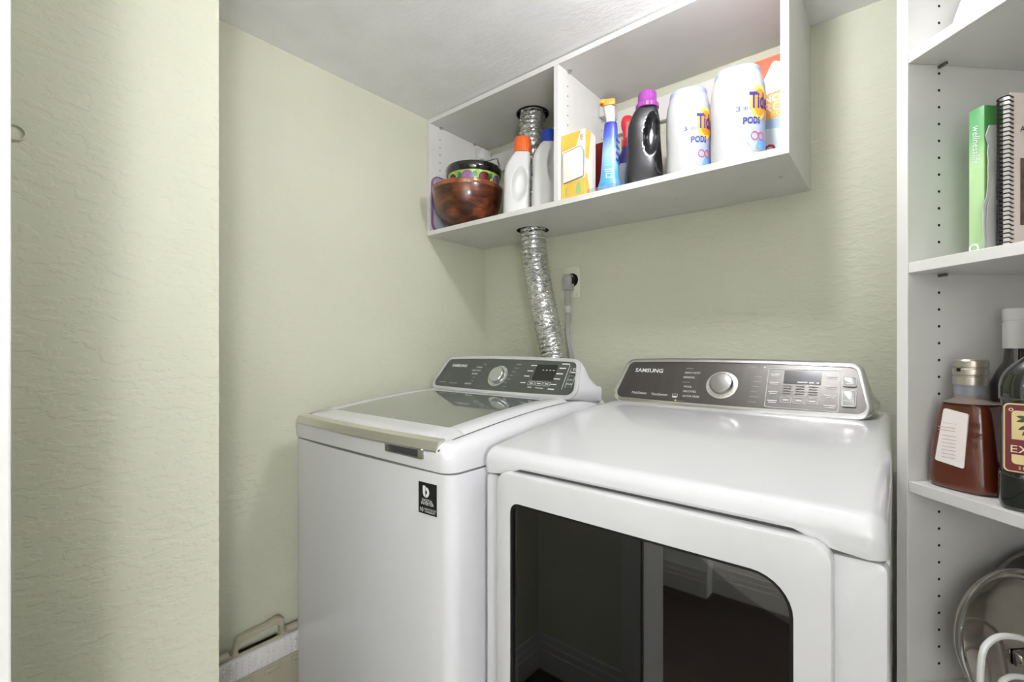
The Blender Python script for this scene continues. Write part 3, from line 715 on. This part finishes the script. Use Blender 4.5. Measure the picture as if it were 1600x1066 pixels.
# yellow tissue box
YX, YY = -.790, 1.338
b = thing('dispenser_box', 'yellow and white cardboard box of white sheets beside the cabinet divider', 'box', (YX, YY, ZB))
X0, X1, Y0, Y1, H = -.839, -.752, 1.268, 1.335, .211
yel = mat('yellow_card', 'E2B94E', .5, noise=((14, 14, 20), .12)); cardw = mat('white_card', 'ECE8DC', .5)
mk('carton', MB().box(X0, X1, Y0, Y1, ZB, ZB+H, .0015, 1), cardw, b)
F = FRONT(Y0)
yb_ = MB(); yb_.flat([(X0, ZB+.002), (X1, ZB+.002), (X1, ZB+.058), (X0, ZB+.050)], F, .0006); yb_.flat([(X0, ZB+.156), (X0+.055, ZB+.164), (X0+.072, ZB+H-.002), (X0, ZB+H-.002)], F, .0006)
mk('front_print', yb_, yel, b)['kind'] = 'stuff'
sr = MB(); SR = lambda u, v, w=0: (X1+w, u, v); sr.flat([(Y0, ZB+.12), (Y0+.02, ZB+.12), (Y0+.035, ZB+H-.002), (Y0, ZB+H-.002)], SR, .0006); sr.flat([(Y0, ZB+.002), (Y0+.035, ZB+.002), (Y0+.012, ZB+.07), (Y0, ZB+.08)], SR, .0006)
mk('side_print', sr, yel, b)
op = [(X0+.006, ZB+.052), (X1-.004, ZB+.062), (X1-.002, ZB+.140), (X1-.014, ZB+.160), (X0+.006, ZB+.150)]
mk('sheet_stack', MB().prism(rpoly(op, [.004, .004, .006, .01, .004], 4), F, -.02, .0035, .002), mat('paper_white', 'F0EDE4', .8), b)
mk('opening_edge', MB().ring(rpoly(op, [.004, .004, .006, .01, .004], 4), inset(rpoly(op, [.004, .004, .006, .01, .004], 4), .0016), F, 0, .0042), mat('dark_card_edge', '9A8E74', .7), b)  # darker brown outline round the opening
tx = MB(); tx.text('105', .014, F, X1-.012, ZB+.186, .0012, rot=PI/2); mk('count_print', tx, mat('dark_print', '3E3B38', .6), b)
gp = MB(); gp.flat(rpoly([(X1-.035, ZB+.012), (X1-.012, ZB+.010), (X1-.018, ZB+.05), (X1-.030, ZB+.046)], .003, 3), F, .001); gp.flat(rpoly([(X0+.014, ZB+.012), (X0+.020, ZB+.012), (X0+.022, ZB+.040), (X0+.016, ZB+.040)], .002, 3), F, .001)
mk('leaf_print', gp, mat('pale_green_print', '9DBE7C', .5), b)['kind'] = 'stuff'
b2 = MB().box(-.836, -.700, 1.262, 1.34, ZB-.0005, ZB+.0025, .0005, 1)
# wire tray under the box and the blue spray
t_ = MB(); ro = rrect(-.838, -.668, 1.2555, 1.345, .012, 5)
# red box behind
RB = thing('red_carton', 'dark red carton standing behind the yellow box', 'box', (-.785, 1.40, ZB))
mk('carton', MB().box(-.830, -.741, 1.372, 1.432, ZB, ZB+.198, .001, 1), mat('dark_red_card', '8E1F22', .5), RB)
mk('flap', MB().box(-.830, -.741, 1.371, 1.433, ZB+.198, ZB+.2, 0), mat('dark_red_card', '8E1F22', .5), RB)
# blue spray bottle
bl_x, bl_y, bl_r = -.690, 1.312, math.radians(24)
T = place(bl_x, bl_y, bl_r)
b = thing('spray_bottle', 'tall blue cleaning spray bottle with a white and orange nozzle', 'spray bottle', (bl_x, bl_y, ZB), bl_r)
m = MB().loft(sections([(0, 0, .030, .022), (.004, 0, .036, .026), (.03, 0, .0345, .025), (.05, 0, .029, .023), (.10, .001, .0255, .021), (.17, .002, .0225, .019), (.215, .003, .020, .017), (.222, .003, .015, .014)], p=2.6))
mk('bottle_body', m, mat_gradient('blue_bottle_print', [(0, '3E86D2'), (.3, '5FB2EA'), (.55, '9CC8F2'), (.8, '4A62C8'), (1, '2C2F9C')], 0, .22), b, T=T)
m = MB().loft(sections([(.220, .003, .014, .013), (.235, .002, .014, .013), (.255, -.001, .0165, .015), (.270, -.003, .019, .018)], p=2.6)); mk('nozzle_neck', m, plasw, b, T=T)
m = MB().box(-.022, .017, -.022, .020, .270, .290, .004); m.box(-.028, -.015, -.030, -.008, .273, .286, .002); mk('nozzle_head', m, mat('orange_nozzle', 'E8943A', .35), b, T=T)
BF = lambda th, z0: (lambda u, v, w=0: ((.027+w)*math.sin(th+u/.027)*1.18, -(.0262+w)*math.cos(th+u/.027), z0+v))
pr = MB(); f_ = BF(-.05, .075); pr.text('~~~', .012, f_, 0, .010, .001); bars(pr, f_, .001, [(-.011, .011, -.004, .0025), (-.009, .009, -.010, .002)]); boxline(pr, f_, .001, -.007, .007, -.030, -.016, .002, .002)
mk('label_print', pr, ink_w, b, T=T)
wvs = MB(); f_ = BF(.95, .06)
for k in range(4): wvs.flat([(-.008, .04+.02*k), (.006, .03+.02*k), (.006, .036+.02*k), (-.008, .048+.02*k)], f_, .001)
mk('swoosh_print', wvs, mat('navy_print', '2C3C8E', .4), b, T=T)
# clear tray holding the box and spray
b = thing('clear_tray', 'shallow clear plastic tray under the blue spray bottle', 'tray', (-.668, 1.285, ZB))
clear = mat('clear_plastic', 'E8ECEE', .08, trans=.9, ior=1.3)
mk('tray_front', MB().box(-.738, -.640, 1.2565, 1.2585, ZB, ZB+.012, .0006, 1), clear, b)
mk('tray_side', MB().box(-.641, -.639, 1.2565, 1.345, ZB, ZB+.012, .0006, 1), clear, b)
# red trigger spray
rx, ry, rr_ = -.690, 1.428, math.radians(28)
T = place(rx, ry, rr_)
b = thing('spray_bottle', 'navy bottle with a red trigger sprayer behind the blue spray', 'spray bottle', (rx, ry, ZB), rr_)
m = MB().loft(sections([(0, 0, .034, .022), (.004, 0, .039, .026), (.10, 0, .038, .026), (.14, 0, .032, .024), (.17, 0, .018, .016), (.185, 0, .014, .014)], p=2.6)); mk('bottle_body', m, mat('navy_plastic', '23268A', .3, coat=.3), b, T=T)
m = MB().lathe([(.0165, .183), (.0165, .208), (.013, .214)], n=24); mk('collar', m, mat('red_plastic', 'C2272B', .25, coat=.3), b, T=T)
m = MB().loft(sections([(.212, 0, .012, .011), (.235, 0, .012, .011), (.248, .004, .020, .013), (.268, .006, .024, .014), (.282, .004, .018, .012), (.288, .002, .010, .008)], p=2.4)); mk('sprayer_head', m, mat('red_plastic', 'C2272B'), b, T=T)
m = MB().hexa([(.014, -.006, .205), (.020, -.006, .205), (.014, .006, .205), (.020, .006, .205), (.018, -.006, .245), (.026, -.006, .245), (.018, .006, .245), (.026, .006, .245)], .002); mk('trigger', m, mat('white_trigger', 'EFE3DA', .3), b, T=T)
m = MB(); m.flat([(-.026, .06), (.026, .05), (.026, .13), (-.026, .13)], lambda u, v, w=0: (u, -.0272-w, v), 0); m = MB().prism(rrect(-.024, .024, .045, .125, .008), lambda u, v, w=0: (u, -.025-w, v), 0, .0015); mk('label', m, mat('pale_label', 'C9D0E0', .4), b, T=T)
# black bottle, purple cap
bx, by, br = -.590, 1.342, math.radians(26)
T = place(bx, by, br)
b = thing('detergent_bottle', 'glossy black detergent bottle with a purple cap in the right bay', 'bottle', (bx, by, ZB), br)
m = dense(sections([(0, -.002, .053, .030), (.004, -.002, .056, .034), (.05, -.002, .056, .035), (.10, -.001, .051, .034), (.16, -.002, .048, .033), (.20, -.001, .046, .032), (.232, .004, .036, .029), (.245, .008, .029, .026)], sub=12))
pinch(m, .020, .160, .024, .066, .82, .06); pinch(m, .046, .07, .018, .035, .5)
mk('bottle_body', m, mat('black_gloss_plastic', '1B1B1D', .18, coat=.5), b, T=T)
mk('cap', ribbed_cap(.0275, .050, .243, .008, skirt=.034), mat('purple_cap', '8E3F92', .3), b, T=T)
# two white tubs of laundry capsules
def tub(x, y, rz, hw, hd, H, label, full):
    T = place(x, y, rz); b = thing('capsule_tub', label, 'tub', (x, y, ZB), rz, 'white laundry capsule tubs')
    zs = [(0, .88), (.005, .95), (.03, .98), (.09, .97), (.13, 1.0), (.17, 1.0), (.200, .97), (.220, .90), (H-.012, .815)]
    P = catmull([(z, s, 0) for z, s in zs], 6)
    def scl(z):
        for i in range(len(P)-1):
            if P[i].x <= z <= P[i+1].x: return P[i].y+(P[i+1].y-P[i].y)*(z-P[i].x)/max(P[i+1].x-P[i].x, 1e-6)
        return P[-1].y
    def pt(th, z, w=0):
        c, s = math.cos(th), math.sin(th); k = scl(z); e = 2/2.7
        return ((hw*k+w)*math.copysign(abs(c)**e, c), (hd*k+w)*math.copysign(abs(s)**e, s), z)
    m = MB().loft([[pt(2*PI*j/56, p.x) for j in range(56)] for p in P]); mk('tub_body', m, mat('tub_hdpe', 'ADADAC', .38), b, T=T)
    top = P[-1].x
    m = MB().loft([[((hw*k)*math.copysign(abs(math.cos(t))**.74, math.cos(t)), (hd*k)*math.copysign(abs(math.sin(t))**.74, math.sin(t)), top+z) for t in [2*PI*j/48 for j in range(48)]] for k, z in ((.835, -.005), (.84, .003), (.825, .009), (.74, .0145), (.002, .0155))])
    mk('tub_lid', m, mat('pale_blue_lid', '98A4CC', .35), b, T=T)
    R = (hw+hd)/2*1.05
    def lf(th0, z0): return lambda u, v, w=0: pt(th0+u/R, z0+v, .0008+w)
    th = -PI/2+.62; f = lf(th, 0)
    # label sheet follows the surface
    sh = MB(); rows = []
    for i in range(13):
        v = .022+(.200-.022)*i/12; le = -.030-.016*math.sin(PI*(i/12)**.8) if i > 3 else -.012-.010*i
        rows.append([f(le+(.056-le)*k/10, v) for k in range(11)])
    sh.loft(rows, False, False, closed=False); lab = mk('label', sh, mat('label_blue_white', 'A2ADC8', .3, noise=((20, 20, 25), .06)), b, T=T)
    L_ = lf(th, .142)
    mk('logo_disc', disc(MB(), .010, 0, .031, .044, L_, .0005), mat('logo_yellow', 'F4C95A', .4), lab, T=T)
    mk('logo_ring', disc(MB(), .010, 0, .022, .034, L_, .0009), mat('logo_orange', 'EE8F2C', .4), lab, T=T)
    tw = MB(); tw.text('Tide', .056, L_, .010, .002, .0018, sx=.62, bold=.0016); mk('brand_lettering', tw, mat('logo_navy', '2B2A78', .4), lab, T=T)
    tp = MB(); f2 = lf(th, .096); tp.text('PODS', .023, f2, -.012, 0, .0014, sx=.8, bold=.0006); tp.text('3 in 1', .018, lf(th, .122), -.030, .006, .0014, sx=.7); mk('label_lettering', tp, mat('logo_navy', '2B2A78'), lab, T=T)
    tq = MB(); f3 = lf(th, .058); tq.ring(circ(-.006, 0, .011, 20), circ(-.006, 0, .009, 20), f3, .001, .0014); tq.ring(circ(.016, 0, .011, 20), circ(.016, 0, .009, 20), f3, .001, .0014); mk('label_rings', tq, mat('label_red', 'C9485A', .4), lab, T=T)
    tb = MB(); tb.loft([[f(-.004+.054*k/8, .026, .0008) for k in range(9)], [f(.006+.044*k/8, .050, .0008) for k in range(9)]], False, False, closed=False); mk('label_band', tb, mat('label_blue', '6FA0D8', .4), lab, T=T)
tub(-.464, 1.356, math.radians(17), .060, .060, .250, 'white laundry capsule tub with a pale blue lid, beside the black bottle', False)
tub(-.328, 1.336, math.radians(13), .066, .064, .248, 'white laundry capsule tub nearest the right end of the cabinet', True)
# orange dryer-sheet carton at the right end
b = thing('dryer_sheet_box', 'orange and blue dryer sheet carton at the right end of the cabinet', 'box', (-.272, 1.47, ZB))
bx0, bx1, byf = -.352, -.222, 1.440
mk('carton', MB().box(bx0, bx1, byf, 1.53, ZB, ZB+.325, .001, 1), mat('orange_card', 'D9512A', .45), b)
F = FRONT(byf)
def pr(name, pts, c, d, r=.0): mk(name, MB().flat(pts if not r else rpoly(pts, r, 4), F, d), mat('print_'+c, c, .45), b)
pr('sky_print', [(bx0, ZB+.01), (bx1, ZB+.01), (bx1, ZB+.155), (bx0, ZB+.15)], '9DB8D8', .0006)
pr('band_print', [(bx0, ZB+.15), (bx1, ZB+.155), (bx1, ZB+.225), (bx0, ZB+.215)], 'E3A048', .0007)
pr('folded_sheet_print', [(-.296, ZB+.222), (-.228, ZB+.226), (-.226, ZB+.29), (-.262, ZB+.312), (-.284, ZB+.27)], 'D8D2C2', .0008, .008)
pr('cloud_print', [(-.300, ZB+.06), (-.226, ZB+.05), (-.226, ZB+.12), (-.29, ZB+.13)], 'DDE6F0', .0008, .012)
tx = MB(); tx.text('BOUNCE', .024, F, -.287, ZB+.207, .0012, bold=.0006); tx.text('RO', .034, F, -.262, ZB+.183, .0012); mk('print_lettering', tx, mat('cream_print', 'F1E7D2', .5), b)
tx = MB(); tx.text('ES', .026, F, -.258, ZB+.160, .0012); mk('print_lettering', tx, mat('yellow_print', 'F0CF6A', .5), b)
tx = MB(); tx.text('8', .075, F, -.272, ZB+.055, .0012); mk('print_lettering', tx, mat('red_print', 'B5322C', .5), b)

# ================================================================== CORNER BOOKCASE (turned 45 degrees)
BKO = Vector((.0132, 1.10, 0)); BR = -PI/4
BT = Matrix.Translation(BKO) @ Matrix.Rotation(BR, 4, 'Z')       # local x = along the front (towards the right), y = depth, z up
BK = thing('bookcase', 'tall white adjustable-shelf bookcase set across the right corner', 'bookcase', BKO, BR)
BW_, BDP, PT = .56, .36, .0215
mk('side_panel', MB().box(-PT, 0, 0, BDP, 0, 2.10, .0008, 1), lam_m, BK, T=BT)
mk('side_panel', MB().box(BW_, BW_+PT, 0, BDP, 0, 2.10, .0008, 1), lam_m, BK, T=BT)
mk('back_panel', MB().box(-PT, BW_+PT, BDP, BDP+.006, 0, 2.10), lam_m, BK, T=BT)
SH = [(.10, .12), (.5775, .597), (.9395, .959), (1.332, 1.351), (1.709, 1.728), (2.08, 2.10)]
for z0, z1 in SH: mk('shelf', MB().box(.0005, BW_-.0005, .001, BDP-.001, z0, z1, .0008, 1), lam_m, BK, T=BT)
mk('plinth', MB().box(.0005, BW_-.0005, .03, .045, 0, .10), lam_m, BK, T=BT)
pin = MB()
for yy in (.062, BDP-.05):
    for k in range(58):
        z = .20+.0305*k; y0_ = yy
        if not any(a-.002 < z < b_+.002 for a, b_ in SH): pin.add([(.0004, y0_+.0026*math.cos(2*PI*j/10), z+.0026*math.sin(2*PI*j/10)) for j in range(10)], [tuple(range(10))])
p_ = mk('pin_holes', pin, darkhole, BK, T=BT); p_['kind'] = 'stuff'
for z0, z1 in SH[1:5]:
    mk('shelf_pin', MB().tube([(.0, .062, z0-.0035), (.014, .062, z0-.0035)], .0028, 8), mat('bronze_pin', '6E6858', .4, metal=.8), BK, T=BT)
def BTz(x, y, z): return BT @ Matrix.Translation((x, y, z))
def bthing(name, label, cat, x, y, z, rz=0, group=None):
    p = BT @ Vector((x, y, z)); return thing(name, label, cat, p, BR+rz, group), Matrix.Translation(p) @ Matrix.Rotation(BR+rz, 4, 'Z')
# white bowl on the top shelf
b, T = bthing('white_bowl', 'upturned white bowl on the highest visible bookcase shelf', 'bowl', .126, .127, 1.7285)
cer = mat('white_ceramic', 'DCDCDB', .25, coat=.3)
mk('bowl_body', MB().lathe([(.112, .003), (.121, .0), (.123, .004), (.119, .03), (.108, .065), (.088, .095), (.05, .112), (.001, .116)], n=48), cer, b, T=T)
mk('foot_ring', MB().lathe([(.05, .110), (.05, .122), (.045, .122), (.044, .110)], n=32), cer, b, T=T)
# green binder
b, T = bthing('green_binder', 'green album with white script on its spine', 'book', .0725, .05, 1.3512)
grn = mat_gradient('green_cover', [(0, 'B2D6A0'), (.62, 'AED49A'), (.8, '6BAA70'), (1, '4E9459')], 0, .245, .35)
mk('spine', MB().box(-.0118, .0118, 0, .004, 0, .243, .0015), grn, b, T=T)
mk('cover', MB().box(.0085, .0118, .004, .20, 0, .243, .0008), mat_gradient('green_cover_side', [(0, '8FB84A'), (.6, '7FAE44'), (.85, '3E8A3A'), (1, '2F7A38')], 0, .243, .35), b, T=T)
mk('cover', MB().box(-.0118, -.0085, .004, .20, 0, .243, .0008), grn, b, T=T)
mk('pages', MB().box(-.0085, .0085, .006, .195, .004, .238), mat('page_edges', 'E9E4D4', .8), b, T=T)
tx = MB(); FS = lambda u, v, w=0: (u, -w, v); tx.text('wellnesslife', .0165, FS, 0, .184, .0008, rot=-PI/2, shear=.35, sx=.85); tx.ring(circ(-.003, .012, .008, 24), circ(-.003, .012, .005, 24), FS, .0003, .0008)
mk('spine_lettering', tx, ink_w, b, T=T)
# crumpled clear bag between the books
b, T = bthing('plastic_bag', 'crumpled clear plastic sleeve between the green album and the spiral book', 'bag', .0925, .046, 1.3512)
rs = random.Random(8); rows = []
for i in range(15):
    z = .006+.198*i/14; wv = .004*(1-.5*(i/14)**2); r_ = []
    for k in range(9): r_.append((.000+wv*math.sin(k*1.7+i*.9)*.7+rs.uniform(-.0015, .0015), .002+.15*k/8+rs.uniform(-.004, .004)-(.012*(1-i/14) if k == 0 else 0), z+rs.uniform(-.003, .003)))
    rows.append(r_+[(p[0]+.0015, p[1], p[2]) for p in reversed(r_)])
mk('sleeve', MB().loft(rows), mat('clear_film', 'E6E6E4', .15, trans=.45, spec=.8, ior=1.2), b, T=T, angle=20)
mk('fold', MB().loft([[(p[0]*.6+.003, p[1]+.004, p[2]) for p in r_] for r_ in rows[:9]]), mat('clear_film', 'E6E6E4'), b, T=T, angle=20)
# spiral bound book
b, T = bthing('spiral_book', 'spiral-bound book with a pale cover and black coil', 'book', .1115, .048, 1.3512)
pale = mat('pale_pink_cover', 'DFD2C9', .5)
mk('cover', MB().box(.0035, .0050, .008, .22, .002, .246, .0005, 1), pale, b, T=T)
mk('pages', MB().box(-.0040, .0035, .009, .218, .003, .243), mat('page_white', 'EDEBE6', .8), b, T=T)
mk('cover', MB().box(-.0055, -.0040, .008, .22, .002, .246, .0005, 1), pale, b, T=T)
co = MB()
for k in range(34):
    z = .010+.0069*k; co.tube([(.0095*math.cos(a)*.95-.001, .0065+.0085*math.sin(a), z+.0012*a/PI) for a in [2*PI*j/14 for j in range(14)]], .0011, 5, closed=True)
c_ = mk('coil', co, black, b, T=T); c_['kind'] = 'stuff'
mk('coil_spine', MB().tube([(-.0085, .004, .008), (-.0085, .004, .24)], .0016, 6), black, b, T=T)
CF = lambda u, v, w=0: (.0051+w, u, v)
mk('cover_photo', MB().flat([(.025, .039), (.19, .039), (.19, .144), (.025, .144)], CF, .0004), mat('sepia_photo', '5E4A42', .5, noise=((60, 60, 60), .5)), b, T=T)
tx = MB(); tx.text('A', .014, CF, .029, .189, .0006); mk('cover_lettering', tx, mat('dark_ink', '2A2624', .5), b, T=T)
# amber rum bottle
b, T = bthing('liquor_bottle', 'squat amber liquor bottle with a silver cap and white label', 'bottle', .053, .060, .9592, math.radians(10))
amber = mat('amber_liquor', '552312', .16, coat=.6, noise=((8, 8, 8), .1))
m = MB().loft(sections([(0, 0, .041, .033), (.004, 0, .046, .038), (.02, 0, .0475, .0395), (.06, 0, .045, .038), (.10, .001, .041, .035), (.135, .002, .036, .032), (.145, .002, .032, .029), (.148, .002, .026, .024)], p=3.4))
mk('bottle_body', m, amber, b, T=T)
mk('shoulder', MB().lathe([(.038, .1465), (.028, .1495), (.021, .154), (.0205, .168)], (.002, 0, 0), 32), mat('frosted_glass', 'A79A8E', .35, trans=.5, spec=.6), b, T=T)
mk('neck_band', MB().lathe([(.0212, .160), (.0212, .177)], (.002, 0, 0), 32), mat('grey_band', '7B7D86', .4), b, T=T)
cap_ = mk('cap', MB().lathe([(.0225, .177), (.0225, .190), (.0212, .191), (.0212, .193), (.0228, .194), (.0228, .203), (.0218, .204), (.0218, .206), (.0228, .207), (.0228, .217), (.021, .2195), (.001, .220)], (.002, 0, 0), 40), mat('pewter_cap', 'A8A296', .35, metal=.8), b, T=T)
mk('cap_notch', MB().box(-.004, .001, -.0236, -.022, .199, .205), black, cap_, T=T)
lf_ = lambda u, v, w=0: (u, -.0398-w+max(0, v-.02)*.055, v)
lab = mk('label', MB().prism(rpoly([(-.026, .046), (.016, .040), (.019, .130), (-.016, .136)], .003, 4), lf_, -.004, .0012), mat('white_label', 'E6DEDA', .55), b, T=T)
tx = MB(); tx.text('----- -', .009, lf_, -.006, .112, .0018); bars(tx, lf_, .0018, [(-.022, .002, .104-.005*i, .0012) for i in range(2)]+[(-.016, .004, .090-.006*i, .001) for i in range(7)]); mk('label_print', tx, mat('faded_print', 'B9A0A0', .6), lab, T=T)
tx = MB(); 
for i, n in enumerate(('BEN', 'RUM', 'CO')): tx.text(n, .014, lf_, .0205, .112-.016*i, .0006, 'LEFT', sx=.6)
mk('raised_lettering', tx, mat('dark_amber', '4C180C', .3), b, T=T)
# tall dark bottle with a white cap
b, T = bthing('wine_bottle', 'tall dark bottle with a white cap behind the amber bottle', 'bottle', .046, .160, .9592)
mk('bottle_body', MB().lathe([(.030, 0), (.033, .004), (.0345, .01), (.0345, .15), (.035, .175), (.026, .198), (.0175, .215), (.0155, .235), (.0155, .26)], n=40), mat('dark_brown_glass', '1B1310', .06, coat=1), b, T=T)
mk('cap', MB().lathe([(.0178, .238), (.0178, .283), (.0168, .284), (.0168, .286), (.0182, .287), (.0182, .305), (.017, .307), (.001, .3075)], n=40), mat('white_cap', 'E9E9E6', .35), b, T=T)
mk('label', MB().lathe([(.0349, .03), (.0349, .145)], n=40, cap0=False, cap1=False), mat('cream_label', 'D9CFC4', .6), b, T=T)
# large square bottle of oil
b, T = bthing('oil_bottle', 'large dark olive oil bottle with a burgundy label at the right edge', 'bottle', .169, .066, .9592, math.radians(30))
dk = mat('dark_green_glass', '11150F', .07, coat=1)
m = MB().loft(sections([(0, 0, .050, .040), (.006, 0, .058, .046), (.05, 0, .059, .047), (.055, 0, .057, .045), (.06, 0, .0565, .0445), (.158, 0, .0565, .0445), (.163, 0, .0585, .0465), (.185, 0, .0585, .0465), (.205, 0, .052, .042), (.225, 0, .034, .03), (.24, 0, .019, .019), (.27, 0, .016, .016)], p=4)); mk('bottle_body', m, dk, b, T=T)
mk('cap', MB().lathe([(.0185, .262), (.0185, .295), (.017, .297), (.001, .2975)], n=32), black, b, T=T)
OF = lambda u, v, w=0: (u, -.0452-w, v)
lab = mk('label', MB().prism(rrect(-.049, .049, .058, .158, .006), OF, -.002, .001), mat('cream_border', 'D8C48E', .5), b, T=T)
mk('label_field', MB().flat(rrect(-.0472, .0472, .0598, .1562, .005), OF, .0014), mat('burgundy_print', '6B2228', .5), lab, T=T)
mk('label_panel', MB().flat(rrect(-.0405, .0405, .070, .148, .005), OF, .0018), mat('cream_panel', 'D6C58E', .5, noise=((40, 40, 40), .08)), lab, T=T)
mk('label_band', MB().flat(rrect(-.0445, .0445, .084, .106, .001), OF, .0022), mat('burgundy_print', '6B2228'), lab, T=T)
tx = MB(); tx.text('EXTRA', .015, OF, -.0425, .0915, .0026, 'LEFT', sx=1.15); tx.text('COLD', .006, OF, -.014, .1005, .0026, 'LEFT'); tx.text('2 L', .006, OF, -.030, .0650, .0026); tx.ring(circ(-.041, .149, .0025, 12), circ(-.041, .149, .0015, 12), OF, .0018, .0022)
mk('label_lettering', tx, mat('cream_ink', 'EBDDB8', .5), lab, T=T)['kind'] = 'stuff'
lv = MB()
for (x, y, a, l) in ((-.036, .132, .3, .014), (-.034, .120, .6, .014), (-.036, .140, -.2, .014), (-.030, .112, 1.0, .012), (-.020, .132, .5, .014), (-.012, .138, .9, .013), (-.026, .126, .1, .012), (-.010, .124, -.3, .014), (-.018, .118, -.6, .012), (-.004, .131, 1.2, .013), (.006, .125, -.9, .014), (.012, .134, .7, .012)):
    c, s = math.cos(a), math.sin(a); lv.flat([(x+l*c*t-s*l*.18*math.sin(PI*t)*sg, y+l*s*t+c*l*.18*math.sin(PI*t)*sg) for sg, ts in ((1, [k/6 for k in range(7)]), (-1, [1-k/6 for k in range(1, 6)])) for t in ts], OF, .0023)
mk('olive_branch_print', lv, mat('olive_ink', '4B4F2E', .5), lab, T=T)
PSH = .5972
# stainless pan standing on its edge, facing right
b, T = bthing('steel_pan', 'polished stainless steel pan lid standing on edge in the low shelf', 'pan', .082, .120, PSH)
steel = mat('stainless_steel', 'B4ADA4', .12, metal=1, noise=((30, 30, 30), .05))
PM = T @ Matrix.Translation((0, 0, .1175)) @ Matrix.Rotation(math.radians(90-6), 4, 'Y')
RR = .115
mk('pan_body', MB().lathe([(.001, -.016), (RR*.80, -.016), (RR*.93, -.013), (RR*.985, -.006), (RR, 0), (RR*.995, .003), (RR*.96, .003), (RR*.945, -.002), (RR*.90, -.008), (RR*.86, -.0085), (RR*.83, -.006), (RR*.5, -.002), (.001, 0)], n=72), steel, b, T=PM)
mk('rim', MB().lathe([(RR*.99, .001), (RR*1.01, .002), (RR*1.012, .005), (RR*.99, .006), (RR*.965, .004)], n=72, cap0=False, cap1=False), chrome, b, T=PM)
mk('grip_bracket', MB().hexa([(.010, -.02, .000), (.038, -.02, .000), (.010, .04, .000), (.038, .04, .000), (.018, -.015, .012), (.031, -.015, .012), (.018, .034, .012), (.031, .034, .012)], .003), steel, b, T=PM)
# second, darker pan behind
b, T = bthing('frying_pan', 'dark pan edge behind the steel pan lid', 'pan', .022, .226, PSH)
PM = T @ Matrix.Translation((0, 0, .1225)) @ Matrix.Rotation(math.radians(90), 4, 'Y')
mk('pan_body', MB().lathe([(.001, -.012), (.09, -.012), (.108, -.002), (.120, .006), (.117, .007), (.10, .001), (.001, -.009)], n=48), mat('dark_steel', '4A4845', .3, metal=.8), b, T=PM)
mk('rim', MB().lathe([(.118, .005), (.122, .007), (.120, .011), (.116, .009)], n=48, cap0=False, cap1=False), satin, b, T=PM)
# white wire rack loops
b, T = bthing('wire_rack', 'white coated wire rack in front of the steel pan lid', 'rack', .118, .035, PSH)
wt = mat('white_coated_wire', 'ECECEA', .3, coat=.3)
def loop(pts, r): return MB().tube(catmull(pts, 8), r, 10)
mk('tall_loop', loop([(0, -.031, .004), (0, -.033, .082), (0, -.029, .128), (0, -.016, .146), (0, .006, .153), (0, .043, .146), (0, .075, .125), (0, .085, .09), (0, .087, .004)], .0045), wt, b, T=T)
mk('low_loop', loop([(.008, -.010, .004), (.008, -.009, .078), (.008, .004, .094), (.008, .026, .094), (.008, .042, .086), (.008, .052, .06), (.008, .054, .004)], .004), wt, b, T=T)
mk('base_wire', MB().tube([(0, -.033, .004), (0, .09, .004)], .004, 8), wt, b, T=T)
